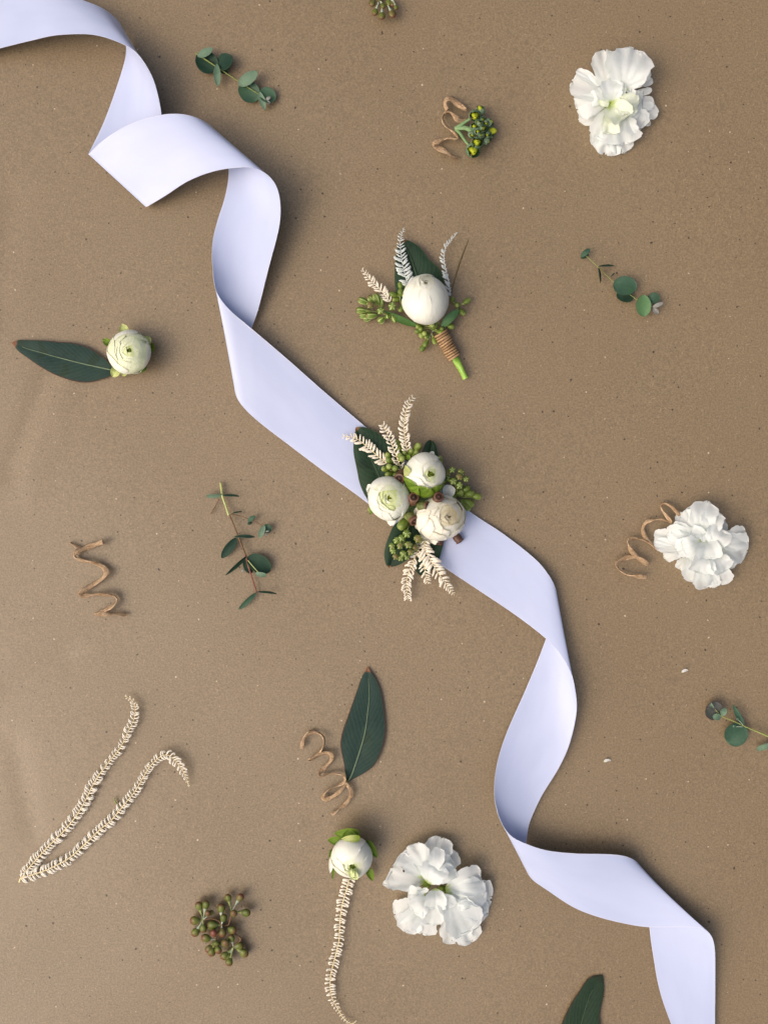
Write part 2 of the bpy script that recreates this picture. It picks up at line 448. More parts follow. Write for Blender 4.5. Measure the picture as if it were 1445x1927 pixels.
def tube(pts, r, n=None, sides=8, flat=1.0, twist=0.0, rough=0.0, seed=0, caps=True):
    pts = np.asarray(pts, float)
    L = np.linalg.norm(np.diff(pts, axis=0), axis=1).sum()
    if n is None: n = int(max(6, min(220, L / 2.2)))
    C = spline(pts, n)
    D = np.gradient(C, axis=0); D /= np.linalg.norm(D, axis=1)[:, None] + 1e-9
    up = np.array([0, 0, 1.]); N = np.cross(up, D); N /= np.linalg.norm(N, axis=1)[:, None] + 1e-6; U = np.cross(D, N)
    rr = np.interp(np.linspace(0, 1, n), np.linspace(0, 1, len(np.atleast_1d(r))), np.atleast_1d(r)) if np.ndim(r) else np.full(n, float(r))
    a = np.linspace(0, 2 * np.pi, sides, endpoint=False)
    g = np.random.default_rng(seed)
    ph = g.uniform(0, 6, 6)
    s = np.linspace(0, L, n)
    tw = twist * s + (.5 * np.sin(s * .045 + ph[0]) + .4 * np.sin(s * .11 + ph[1])) * (1 if rough else 0)
    x = np.cos(a)[None] * np.ones((n, 1)); y = np.sin(a)[None] * flat * np.ones((n, 1))
    if rough:
        k = 1 + rough * (np.sin(3 * a[None] + s[:, None] * .05 + ph[2]) * .6 + np.sin(5 * a[None] - s[:, None] * .09 + ph[3]) * .4) + rough * .6 * np.sin(s[:, None] * .23 + ph[4])
        x, y = x * k, y * k
    X = x * np.cos(tw)[:, None] - y * np.sin(tw)[:, None]; Y = x * np.sin(tw)[:, None] + y * np.cos(tw)[:, None]
    V = C[:, None] + (N[:, None] * X[..., None] + U[:, None] * Y[..., None]) * rr[:, None, None]
    V[..., 2] = np.maximum(V[..., 2], .3)
    UV = np.stack([np.repeat((s / 60)[:, None], sides, 1), np.repeat((np.abs(np.linspace(-1, 1, sides)))[None], n, 0)], -1).reshape(-1, 2)
    V = V.reshape(-1, 3); F = gridf(n, sides, True)
    if caps:
        V = np.vstack([V, C[:1], C[-1:]]); UV = np.vstack([UV, [[0, 0]], [[1, 0]]])
        k = n * sides; j = np.arange(sides)
        c1 = np.stack([np.full(sides, k), j, (j + 1) % sides, (j + 1) % sides], 1)
        c2 = np.stack([np.full(sides, k + 1), (n - 1) * sides + (j + 1) % sides, (n - 1) * sides + j, (n - 1) * sides + j], 1)
        F = np.vstack([F, fixtri(c1), fixtri(c2)])
    return P(V), F, UV

def fixtri(c):          # degenerate quads made from triangles: pair them up into real quads
    k = len(c) // 2
    return np.stack([c[0::2][:k, 0], c[0::2][:k, 1], c[0::2][:k, 2], c[1::2][:k, 2]], 1)

def revolve(base, tip, radii, sides=12, ridge=0.0, nr=6, spin=0.0):
    """surface of revolution from base to tip, radii list px"""
    b, t = np.asarray(base, float), np.asarray(tip, float)
    D = t - b; L = np.linalg.norm(D); D = D / (L + 1e-9)
    up = np.array([0, 0, 1.]) if abs(D[2]) < .95 else np.array([1., 0, 0])
    N = np.cross(up, D); N /= np.linalg.norm(N); U = np.cross(D, N)
    k = len(radii); s = 0.5 - 0.5 * np.cos(np.linspace(0, np.pi, k))
    a = np.linspace(0, 2 * np.pi, sides, endpoint=False) + spin
    rr = np.asarray(radii)[:, None] * (1 - ridge * (np.abs(np.cos(a * nr / 2))[None] ** 6) * (np.sin(np.pi * s) ** .5)[:, None])
    V = b + D * (L * s)[:, None, None] + (N * np.cos(a)[None, :, None] + U * np.sin(a)[None, :, None]) * rr[..., None]
    UV = np.stack([np.repeat((a / (2 * np.pi))[None], k, 0), np.repeat(s[:, None], sides, 1)], -1).reshape(-1, 2)
    return P(V).reshape(-1, 3), gridf(k, sides, True), UV

def egg(n=9, sharp=.5, blunt=.5):
    s = 0.5 - 0.5 * np.cos(np.linspace(0, np.pi, n))
    r = s ** blunt * (1 - s) ** sharp; r[0] = 0; r[-1] = 0
    return r / r.max()

# ------------------------------------------------------------------ SETTING: kraft paper
def wrinkle(x, y):
    """x,y photo px -> height in px, never above 0"""
    def ridge(x0, y0, x1, y1, wd, amp):
        d = np.array([x1 - x0, y1 - y0], float); L = np.hypot(*d); d /= L
        t = (x - x0) * d[0] + (y - y0) * d[1]; q = -(x - x0) * d[1] + (y - y0) * d[0]
        f = np.clip(t / L, 0, 1); taper = np.exp(-((t - f * L) / (wd * 1.5)) ** 2)
        return amp * np.exp(-(q / wd) ** 2) * taper
    h = 1.4 * np.sin(x / 150 + y / 310 + 1) * np.sin(y / 190 - x / 420) + .8 * np.sin(x / 83 - y / 97 + 2) + .5 * np.sin(x / 61 + y / 45)
    h = h - ridge(95, 690, 20, 880, 20, 2.6) - ridge(25, 380, 0, 560, 26, 1.5) + ridge(130, 700, 60, 900, 30, 1.5)
    h = h - ridge(20, 1290, 120, 1240, 22, 2.0) - ridge(30, 1420, 60, 1560, 24, 1.6) - ridge(600, 330, 760, 300, 40, 1.2)
    h = h - ridge(1100, 300, 1400, 260, 40, 1.3) - ridge(600, 1550, 760, 1530, 22, 1.4) - ridge(960, 330, 1010, 120, 34, 1.2)
    return np.minimum(h - 3.2, -.2)

def axis(c, half, step, far):
    a = np.arange(-half, half + step, step); out = np.geomspace(half + step * 2, far, 24)
    return c + np.r_[-out[::-1], a, out]
gx, gy = axis(CX, 820, 6.5, 4600), axis(CY, 1080, 6.5, 4600)
X, Y = np.meshgrid(gx, gy, indexing='ij')
Zp = wrinkle(X, Y) * S
V = np.stack([(X - CX) * S, -(Y - CY) * S, Zp], -1)
me = mesh_of('kraft_paper', V, gridf(len(gx), len(gy))[:, ::-1], griduv(len(gx), len(gy)), KRAFT)
paper = bpy.data.objects.new('kraft_paper', me); sc.collection.objects.link(paper)
paper['kind'] = 'structure'

# ------------------------------------------------------------------ RIBBON
ST = [  # edge A (x,y,z), edge B (x,y,z) in photo px
 (-300, 50, 2, -262, 162, 2), (-170, 10, 8, -140, 128, 8), (-90, -15, 16, -60, 108, 18), (-20, -30, 26, 5, 90, 32), (45, -38, 36, 70, 74, 46), (85, -28, 42, 110, 66, 58),
 (118, -14, 44, 175, 65, 68), (155, 0, 44, 225, 80, 76), (184, 11, 40, 255, 97, 80), (205, 23, 32, 276, 124, 79),
 (226, 43, 18, 291, 155, 72), (236, 72, 9, 300, 190, 62), (238, 100, 5, 305, 222, 50), (231, 130, 3, 306, 262, 36),
 (216, 176, 2, 302, 305, 20), (196, 230, 2, 292, 345, 8), (176, 272, 4, 281, 377, 4),
 (165.5, 292, 10, 273, 391, 10), (172, 285, 20, 284, 385, 17), (200, 260, 38, 314, 367, 35),
 (248, 232, 58, 354, 341, 55), (304, 216, 71, 400, 323, 72), (345, 215, 74, 442, 316, 81), (376, 224, 68, 478, 316, 85),
 (398, 238, 54, 506, 331, 80), (414, 256, 34, 522, 354, 72), (426, 285, 18, 528, 385, 63),
 (431, 325, 10, 527, 418, 55), (424, 370, 12, 520, 452, 47), (410, 414, 18, 508, 496, 38),
 (401, 450, 27, 497, 540, 28), (399, 482, 37, 486, 583, 18), (401, 507, 45, 474, 617, 12),
 (402, 524, 50, 457, 662, 6), (405, 539, 53, 442, 706, 8), (411, 556, 52, 442, 734, 13),
 (432, 583, 47, 451, 757, 15), (472, 617, 38, 480, 788, 12), (540, 675, 25, 543, 837, 5),
 (610, 737, 14, 612, 889, 3), (690, 805, 5, 693, 948, 3), (785, 884, 3, 757, 1006, 3),
 (880, 960, 3, 822, 1058, 3), (940, 1000, 4, 887, 1102, 3), (984, 1033, 8, 956, 1148, 8), (1014, 1059, 13, 1004, 1183, 17),
 (1034, 1085, 16, 1040, 1214, 27), (1044, 1105, 15, 1063, 1244, 33), (1048, 1122, 12, 1076, 1272, 35),
 (1046, 1145, 7, 1082, 1300, 35), (1038, 1172, 4, 1085, 1327, 32), (1026, 1204, 3, 1082, 1357, 27),
 (1009, 1249, 3, 1070, 1404, 20), (984, 1308, 4, 1050, 1447, 14), (956, 1371, 8, 1022, 1492, 10),
 (939, 1420, 14, 1005, 1526, 10), (931, 1461, 22, 994, 1555, 12), (930, 1500, 31, 990, 1586, 10),
 (936, 1530, 39, 987, 1614, 6), (946, 1554, 45, 990, 1638, 5), (962, 1574, 49, 1002, 1656, 6), (990, 1588, 50, 1028, 1674, 6),
 (1027, 1600, 49, 1078, 1707, 4), (1080, 1606, 45, 1130, 1727, 3), (1132, 1607, 41, 1190, 1741, 4),
 (1165, 1609, 37, 1226, 1745, 8), (1184, 1614, 30, 1264, 1745, 17), (1198, 1622, 22, 1298, 1745, 27),
 (1207, 1636, 14, 1324, 1748, 34), (1213, 1658, 8, 1338, 1761, 36), (1217, 1695, 4, 1344, 1783, 31),
 (1221, 1744, 2, 1345, 1815, 24), (1228, 1797, 2, 1345, 1870, 14), (1245, 1880, 2, 1345, 1940, 7), (1290, 1990, 2, 1352, 2060, 2), (1350, 2090, 2, 1420, 2180, 2)]
def build_ribbon():
    q = np.array(ST, float)
    n = 900
    d = np.r_[0, np.cumsum(np.linalg.norm(np.diff((q[:, :3] + q[:, 3:]) / 2, axis=0), axis=1) + 4)]
    # Catmull-Rom on both edges with the same parameter
    p = np.vstack([2 * q[0] - q[1], q, 2 * q[-1] - q[-2]])
    out = []
    for i in range(1, len(p) - 2):
        k = max(4, int((d[i] - d[i - 1]) / 3))
        t = np.linspace(0, 1, k, endpoint=False)[:, None]
        a, b, c, e = p[i - 1], p[i], p[i + 1], p[i + 2]
        out.append(0.5 * (2 * b + (c - a) * t + (2 * a - 5 * b + 4 * c - e) * t ** 2 + (3 * b - a - 3 * c + e) * t ** 3))
    o = np.vstack(out + [q[-1:]])
    o = smooth(o, 14)
    oz = smooth(o, 40); o[:, 2], o[:, 5] = oz[:, 2], oz[:, 5]
    m = 15; t = np.linspace(0, 1, m)
    A, B = o[:, None, :3], o[:, None, 3:]
    V = A * (1 - t)[None, :, None] + B * t[None, :, None]
    V[..., 2] += .9
    L = np.r_[0, np.cumsum(np.linalg.norm(np.diff(o[:, :3] + o[:, 3:], axis=0), axis=1))] / 2 * S
    UV = np.stack([np.repeat(L[:, None], m, 1), np.repeat(t[None], len(L), 0)], -1).reshape(-1, 2)
    return P(V).reshape(-1, 3), gridf(len(o), m), UV
single('satin_ribbon', build_ribbon(), RIBBON, 'long white satin ribbon twisting diagonally across the brown paper', 'ribbon', (722, 963, 0), solid=.00022)

# ------------------------------------------------------------------ builders: flowers
def ranunculus(parent, cx, cy, zc, rad, tilt, layers, seed, nested=True, squash=.92, eye=None, elong=(1, 0), core=None, name='ranunculus'):
    """tight round bloom. tilt=(dx,dy) photo direction the opening leans to. layers: (r, n, lip_deg, half_span_deg, mat)"""
    g = np.random.default_rng(seed)
    ax = np.array([tilt[0], tilt[1], 1.0]); ax /= np.linalg.norm(ax)
    X = np.cross([0, 1., 0], ax); X /= np.linalg.norm(X); Y = np.cross(ax, X)
    el, ea = elong; ed = np.array([math.cos(ea), math.sin(ea), 0])
    def put(r, th, ph):
        l = np.stack([r * np.sin(th) * np.cos(ph), r * np.sin(th) * np.sin(ph), r * np.cos(th) * squash], -1)
        q = l[..., 0:1] * X + l[..., 1:2] * Y + l[..., 2:3] * ax
        q = q + (q @ ed)[..., None] * ed * (el - 1)
        q = q + np.array([cx, cy, zc]); q[..., 2] = np.maximum(q[..., 2], 1.0)
        return q
    # solid heart of the bloom, also the part that carries the petals
    n, m = 12, 20
    th, ph = np.meshgrid(np.linspace(.02, np.pi - .02, n), np.linspace(0, 2 * np.pi, m, endpoint=False), indexing='ij')
    rr = rad * (core if core else .55) * (1 + .06 * np.sin(ph * 5 + seed))
    fm = name if nested else 'flower_heart'
    heart = part(fm, (P(put(rr, th, ph)).reshape(-1, 3), gridf(n, m, True), griduv(n, m)), EYE if eye is None else eye, parent)
    par = heart if nested else parent
    k = 0
    for li, (r0, cnt, lip, span, mt) in enumerate(layers):
        off = li * 47 + g.uniform(-12, 12)
        for j in range(cnt):
            k += 1
            phc = R(off + j * 360 / cnt + g.uniform(-14, 14)); sp = R(span * g.uniform(.9, 1.12))
            lp = R(max(2.0, lip + g.uniform(-2.5, 2.5))); side = R(lip + 30 + g.uniform(-4, 4))
            n, m = 14, 15
            v = np.linspace(0, 1, n)[:, None]; u = np.linspace(-1, 1, m)[None]
            f = g.uniform(0, 6, 5)
            lipu = lp + (side - lp) * np.abs(u) ** 3 + R(1.4) * np.sin(u * 4 + f[0]) + R(.7) * np.sin(u * 11 + f[1])
            t = R(158) + (lipu - R(158)) * v ** .85
            p = phc + sp * u * (.55 + .45 * np.sin(np.pi * np.clip(v, 0, 1) ** .8 * .9)) / np.maximum(.45, np.sin(np.clip(t, .35, 2.6))) * .8
            lump = g.uniform(-.008, .018)
            r = rad * (r0 + lump * np.sin(np.pi * np.clip(v, 0, 1)) + .024 * u * (1 if seed % 2 else -1)) * (1 + .010 * np.sin(u * 6 + v * 4 + f[2]) + .012 * np.sin(v * 7 + u * 2 + f[3]) + .014 * v ** 8 * (1 + .8 * np.sin(u * 4 + f[4])))
            UV = np.stack([np.repeat(u * .5 + .5, n, 0), np.repeat(v, m, 1)], -1).reshape(-1, 2)
            part('petal', (P(put(r, t, p)).reshape(-1, 3), gridf(n, m), UV), mt, par)
    return heart, put

def head(parent, put, rad, ph, span, tip, mt, r=1.04, base=150, nm='sepal', flare=.12, seed=0, under=None):
    """a pointed sepal or extra petal hugging the ball from below"""
    g = np.random.default_rng(seed + 99); n, m = 12, 9
    v = np.linspace(0, 1, n)[:, None]; u = np.linspace(-1, 1, m)[None]
    w = prof('oval', np.clip(v * .93 + .05, 0, 1)) * R(span)
    t = R(base) + (R(tip) - R(base)) * v + 0 * u
    p = R(ph) + w * u / np.maximum(.5, np.sin(np.clip(t, .3, 2.8)))
    rr = rad * (r + flare * v ** 3 + .02 * np.sin(u * 4 + v * 5 + g.uniform(0, 6)) - .03 * np.cos(u * 3) * v)
    UV = np.stack([np.repeat(u * .5 + .5, n, 0), np.repeat(v, m, 1)], -1).reshape(-1, 2)
    return part(nm, (P(put(rr, t, p)).reshape(-1, 3), gridf(n, m), UV), mt, under or parent)

def stock(root, T, petals, seed=0):
    """petals: (x0,y0,z0, x1,y1,z1, width, lift, cup, kind) in crop coordinates"""
    for i, q in enumerate(petals):
        x0, y0, z0, x1, y1, z1, wd, lift, cup = q[:9]
        mt = q[9] if len(q) > 9 else PW
        a, b = T((x0, y0, z0)), T((x1, y1, z1)); r_ = rnd.uniform(-.06, .06)
        mx = (a[0] * .45 + b[0] * .55) + (b[1] - a[1]) * r_; my = (a[1] * .45 + b[1] * .55) - (b[0] - a[0]) * r_
        mid = [mx, my, (a[2] + b[2]) / 2 + lift]
        W = wd / T.k
        part('petal', blade([a, mid, b], W * .95, 'fan' if i % 2 else 'obov', rnd.uniform(-.16, .16), cup * .7, W * .040, 24, 29, seed * 100 + i, .055), mt, root)

def bud(parent, T, node, tip, r, blen=None, mt=BR, z0=6, z1=9, stem=None, nm='bud', up=0, ridge=0, sr=.9):
    """berry on a thin stalk: node -> tip, body of half width r (crop units)"""
    a = np.array(T((*node, z0))); b = np.array(T((*tip, z1))); rr = r / T.k
    if up: a = b.copy(); a[2] = z1 - rr * 1.6; b = b.copy(); b[2] = z1 + rr * up; bl = np.linalg.norm(b - a); base = a
    else:
        d = b - a; L = np.linalg.norm(d); bl = min(L, (blen / T.k) if blen else rr * 2.9); base = b - d / L * bl
    o = part(nm, revolve(base, b, rr * (1.14 if mt in (BR, BRr) else 1.0) * egg(11, .5 if mt in (BR, BRr) else .42, .75), 14, ridge, 6, rnd.uniform(0, 1)), mt, parent)
    if stem is not None and not up and np.linalg.norm(base - a) > 1.2:
        part('stalk', tube([a, (a + base) / 2 + [0, 0, .5], base + (b - base) * .15], [sr, sr * .9, rr * .55], 7, 6), stem, parent)
    return o

def nut(parent, T, base, mouth, r, z0, z1, body=None):
    """gum nut: bell with a rim and a hollow mouth"""
    a = np.array(T((*base, z0))); b = np.array(T((*mouth, z1))); rr = r / T.k
    o = part('gum_nut', revolve(a, b, rr * np.array([.12, .45, .75, .92, 1.0, .96, .86, .98, .96]), 14, .06, 8), body or NUT, parent)
    d = (b - a) / np.linalg.norm(b - a)
    part('rim', revolve(b - d * rr * .12, b + d * rr * .10, rr * np.array([.6, .97, 1.0, .9, .66]), 14), NUT, o)
    part('hollow', revolve(b - d * rr * .05, b + d * rr * .06, rr * np.array([.66, .6, .3, .12, .02]), 12), NUTD, o)
    part('pistil', revolve(b, b + d * rr * .22, rr * np.array([.16, .18, .14, .02]), 8), NUT, o)

# pinnae of the astilbe-like fronds: shared meshes
def strip(path, wid, th=.32):
    p = np.asarray(path, float); n = len(p)
    D = np.gradient(p, axis=0); D /= np.linalg.norm(D, axis=1)[:, None]
    N = np.stack([-D[:, 1], D[:, 0], 0 * D[:, 0]], -1)
    w_ = np.interp(np.linspace(0, 1, n), [0, .25, .8, 1], [.55, 1, .95, .5])[:, None] * wid / 2
    a = p - N * w_; b = p + N * w_; t = np.array([0, 0, th * wid])
    V = np.stack([a - t * .4, b - t * .4, b + t * .3, p + t, a + t * .3], 1)
    return V.reshape(-1, 3), gridf(n, 5, True), griduv(n, 5)
PIN = []
for sg in (1, -1):
    # unit = 1 pinna length; x outwards, y towards the tip of the frond
    PIN.append([
        strip([(0, 0, 0), (.4, sg * .02, .10), (.75, sg * .10, .20), (.95, sg * .22, .16), (1.0, sg * .36, .05), (.86, sg * .46, -.04), (.6, sg * .44, -.06)], .29),
        strip([(0, 0, 0), (.35, sg * .06, .12), (.7, sg * .18, .20), (.95, sg * .36, .12), (.92, sg * .50, .0), (.7, sg * .52, -.05)], .29),
        strip([(0, 0, 0), (.4, sg * .10, .10), (.75, sg * .22, .10), (1.0, sg * .30, .0)], .27),
        strip([(0, 0, 0), (.4, sg * .0, .14), (.8, sg * .04, .16), (1.0, sg * .14, .02), (.96, sg * .28, -.1)], .38)])

_pm = {}
def frond(parent, pts, length, pitch, width=1.0, curled=True, single_leaflets=False, mt=FR, rib=RACH, rr=1.0, fwd=.25, lprof=(1, 1, .85, .35), as_part=True, nm='frond', seed=0, side=(1, 1)):
    g = np.random.default_rng(seed + 3)
    L = np.linalg.norm(np.diff(np.asarray(pts, float), axis=0), axis=1).sum()
    ribg = tube(pts, [rr, rr * .85, rr * .45], int(L / 4) + 6, 6)
    host = part(nm, ribg, rib, parent) if as_part else parent
    if not as_part: part('rib', ribg, rib, parent)
    n = int(L / pitch); C = spline(pts, n * 4); D = np.gradient(C, axis=0); D /= np.linalg.norm(D, axis=1)[:, None]
    joined = []
    for i in range(n):
        s = i / max(1, n - 1); ln = length * np.interp(s, np.linspace(0, 1, len(lprof)), lprof)
        for sd in (1, -1):
            if side[0 if sd > 0 else 1] <= 0: continue
            k = min(len(C) - 1, max(0, i * 4 + int(g.integers(-1, 2)))); c = C[k]; d = D[k]
            v = int(g.choice([0, 1, 3] if curled else [2, 2, 3], 1)[0])
            l2 = ln * g.uniform(.85, 1.12) * side[0 if sd > 0 else 1]
            # local axes in px space (photo y down)
            ey = d; ex = np.cross([0, 0, 1.], d) * sd; ex /= np.linalg.norm(ex) + 1e-9
            ez = np.array([0, 0, 1.]); ro = g.normal(0, .09) + fwd; tl = g.normal(0, .14)
            ex2 = ex * math.cos(ro) + ey * math.sin(ro); ey2 = ey * math.cos(ro) - ex * math.sin(ro)
            ez2 = ez * math.cos(tl) + ey2 * math.sin(tl); ey3 = ey2 * math.cos(tl) - ez * math.sin(tl)
            pv, pf, pu = PIN[0][v]
            W = c + l2 * (pv[:, 0:1] * ex2 + pv[:, 1:2] * ey3 * width + pv[:, 2:3] * ez2)
            W[:, 2] = np.maximum(W[:, 2], .5)
            if single_leaflets:
                # shared mesh, placed by its own transform
                key = ('leaflet', v, sd, mt.name)
                if key not in _pm:
                    q = pv.copy(); q[:, 1] *= 1
                    _pm[key] = mesh_of('leaflet', q * S, pf, pu, mt)
                from mathutils import Matrix
                fx = lambda a: Vector((a[0], -a[1], a[2]))
                Mx = Matrix((fx(ex2) * l2, fx(ey3) * l2 * width, fx(ez2) * l2)).transposed().to_4x4()
                o = bpy.data.objects.new('leaflet', _pm[key]); sc.collection.objects.link(o); o.parent = host
                Mx.translation = Vector(P(c + [0, 0, .4]) - origin_of(host)); o.matrix_local = Mx
            else: joined.append((P(W), pf, pu))
    if joined: part('leaflets', join(joined), mt, host, kind='stuff')
    return host

def strand(parent, T, path, wpx, zs=None, seed=0, nm='strand', zlo=3, zhi=17, mt=None, flat=.4):
    """one length of twisted raffia through crop points"""
    g = np.random.default_rng(seed)
    pts = [T(p) for p in path]
    for i, p in enumerate(pts):
        if len(path[i]) < 3: p[2] = (zlo + zhi) / 2 + (zhi - zlo) / 2 * math.sin(i * 1.55 + seed)
    pts = smooth(np.array(pts), 1); pts[:, 2] = np.maximum(pts[:, 2], wpx * .5)
    n = int(np.linalg.norm(np.diff(pts, axis=0), axis=1).sum() / 1.6)
    return part(nm, tube(pts, wpx * .66, n, 12, flat, .018, .24, seed), mt or RAF, parent)

# ------------------------------------------------------------------ long leaves lying on the paper
def long_leaf(T, left, mid, right, mt, vm, label, z0=1.5, z1=1.5, zm=2.5, seed=1, tipm=None):
    Lp = lambda c: [T(p)[:2] for p in c]
    l, md, r_ = Lp(left), Lp(mid), Lp(right)
    c = np.mean(np.array(md), 0)
    t = thing('leaf', label, 'leaf', c[0], c[1])
    part('blade', outline_leaf(l, md, r_, z0, z1, zm, 1.3, seed=seed), mt, t, solid=.00025)
    n = 20; mm = spline(md, n); s = np.linspace(0, 1, n); z = z0 + (z1 - z0) * s + zm * np.sin(np.pi * s)
    part('midrib', tube(np.c_[mm, z + .9][:int(n * .9)], [1.3, .9, .35], 30, 6), vm, t)
    return t
TA = Z(10, 600, 4.817)
long_leaf(TA, [(978, 455), (930, 385), (860, 325), (735, 250), (600, 215), (490, 210), (380, 198), (230, 192), (120, 192), (62, 214)],
          [(978, 465), (850, 438), (700, 405), (560, 370), (430, 335), (310, 300), (200, 270), (62, 215)],
          [(978, 500), (940, 525), (860, 553), (740, 577), (620, 563), (500, 525), (400, 480), (300, 420), (200, 350), (120, 290), (62, 215)],
          LA, VEIN, 'long dark green leaf with brown tip lying left of the single ranunculus bud', seed=2)
TB = Z(550, 1240, 6.216)
long_leaf(TB, [(650, 1438), (628, 1380), (605, 1230), (570, 1060), (565, 960), (590, 840), (640, 700), (700, 530), (770, 330), (815, 200), (850, 150), (880, 85)],
          [(650, 1438), (700, 1345), (790, 1080), (850, 860), (885, 600), (900, 430), (890, 200), (880, 85)],
          [(650, 1440), (720, 1400), (850, 1330), (960, 1240), (1050, 1060), (1090, 850), (1080, 650), (1040, 400), (980, 240), (920, 150), (880, 85)],
          LA, VEIN, 'upright dark green leaf with brown tip touching the raffia coil at lower centre', seed=5)
TC = Z(1030, 1810, 11.115)
long_leaf(TC, [(300, 3600), (150, 3000), (100, 2400), (140, 1800), (290, 1300), (480, 890), (650, 630), (800, 400), (900, 320), (1020, 300), (1145, 275)],
          [(300, 3600), (380, 2900), (480, 2300), (600, 1750), (710, 1270), (770, 1060), (870, 740), (960, 540), (1145, 275)],
          [(300, 3600), (600, 3100), (900, 2500), (1060, 1900), (1110, 1400), (1090, 1150), (1130, 900), (1178, 640), (1175, 450), (1145, 275)],
          LC, VEIND, 'deep green leaf pointing up, cut off by the bottom edge of the picture', seed=8)

# ------------------------------------------------------------------ single ranunculus bud, left
t = thing('ranunculus', 'tight greenish white ranunculus bud with reflexed sepals beside a long leaf, at the left', 'flower', 243, 663)
TG = Z(190, 605, 13.136)
for (a, b, wd, z, mt) in [((600, 300), (530, 60), 250, (22, 20), SEPy), ((1080, 560), (1210, 360), 260, (24, 24), SEPy), ((1150, 600), (1290, 760), 300, (10, 9), SEP),
                          ((900, 1150), (1150, 1110), 260, (34, 30), SEP), ((420, 1130), (290, 1380), 260, (14, 12), SEPy), ((640, 1200), (520, 1340), 170, (14, 8), SEPy), ((230, 560), (50, 430), 190, (16, 18), SEP)]:
    p0, p1 = TG((*a, z[0])), TG((*b, z[1]))
    m_ = [(p0[i] + p1[i]) / 2 for i in range(3)]; m_[2] += 3
    part('sepal', blade([p0, m_, p1], wd / TG.k, 'sep', 0, .5, 1.2, 12, 9, int(wd), .03), mt, t)
ly = [(1.0, 3, 52, 84, PR), (.972, 3, 43, 84, PRg), (.945, 3, 35, 84, PRg), (.918, 3, 28, 84, PRg), (.89, 3, 22, 84, PRg), (.862, 3, 16, 88, PRg), (.834, 3, 11, 92, PRi), (.80, 3, 7, 104, PRi)]
h_, put = ranunculus(t, 243.5, 663, 33, 41.5, (.02, -.10), ly, 21, nested=False, squash=.86, core=.73)

# ------------------------------------------------------------------ ranunculus bud, bottom centre
t = thing('ranunculus', 'cream ranunculus bud with green sepals lying at the bottom centre above the trailing frond', 'flower', 661, 1612)
TH = Z(600, 1540, 4.25)
ly = [(1.0, 3, 30, 80, PR), (.965, 3, 23, 84, PR), (.93, 3, 17, 86, PRg), (.89, 3, 12, 92, PRg), (.84, 3, 8, 100, PRi)]
h_, put = ranunculus(t, 662, 1613, 34, 39, (.02, .62), ly, 5, nested=False, squash=1.06, core=.72)
for (a, b, wd, z, mt, cu) in [((330, 130), (120, 120), 95, (46, 30), SEP, .4), ((200, 190), (70, 170), 80, (24, 20), SEP, .5), ((250, 200), (240, 85), 150, (38, 44), SEP, .3),
                          ((370, 180), (470, 315), 75, (34, 26), SEP, .8), ((120, 250), (95, 350), 60, (14, 12), SEP, .6), ((120, 380), (110, 495), 24, (9, 5), SEP, .6),
                          ((395, 400), (432, 502), 60, (9, 5), SEP, .6), ((110, 300), (90, 440), 44, (18, 12), PR, .5), ((330, 160), (175, 165), 60, (60, 52), SEPy, .4)]:
    p0, p1 = TH((*a, z[0])), TH((*b, z[1])); m_ = [(p0[i] + p1[i]) / 2 for i in range(3)]; m_[2] += 3
    part('sepal' if mt is not PR else 'petal', blade([p0, m_, p1], wd / TH.k, 'sep', 0, cu, 1.2, 12, 9, int(wd), .03), mt, t)

for a, b, wd, z in [((268, 400), (262, 470), 46, (66, 66)), ((285, 410), (300, 478), 40, (66, 62)), ((262, 395), (245, 450), 34, (68, 68)), ((280, 425), (282, 488), 60, (60, 54))]:
    p0, p1 = TH((*a, z[0])), TH((*b, z[1])); m_ = [(p0[i] + p1[i]) / 2 for i in range(3)]; m_[2] += 4
    part('petal', blade([p0, m_, p1], wd / TH.k, 'obov', 0, .6, 1.5, 12, 9, int(wd), .08), PRi, t)
# ------------------------------------------------------------------ trailing frond under that bud
t = thing('frond', 'cream fern-like frond hanging down from the bottom ranunculus bud', 'dried frond', 637, 1760)
TI = Z(590, 1640, 6.714)
frond(t, TI.L([(452, 95, 5), (415, 240, 5), (365, 420, 5), (335, 640, 5), (325, 850, 5), (285, 1040, 5), (245, 1190, 5), (215, 1340, 6), (215, 1480, 6), (245, 1620, 6), (310, 1740, 5), (375, 1850, 5), (440, 1905, 5), (500, 1922, 5), (540, 1885, 6)]),
      10.2, 5.6, 1.0, True, True, lprof=(1, 1.1, .95, .85, .9, .95, .8, .45, .15), as_part=False, rr=1.4, seed=4, fwd=-.15)

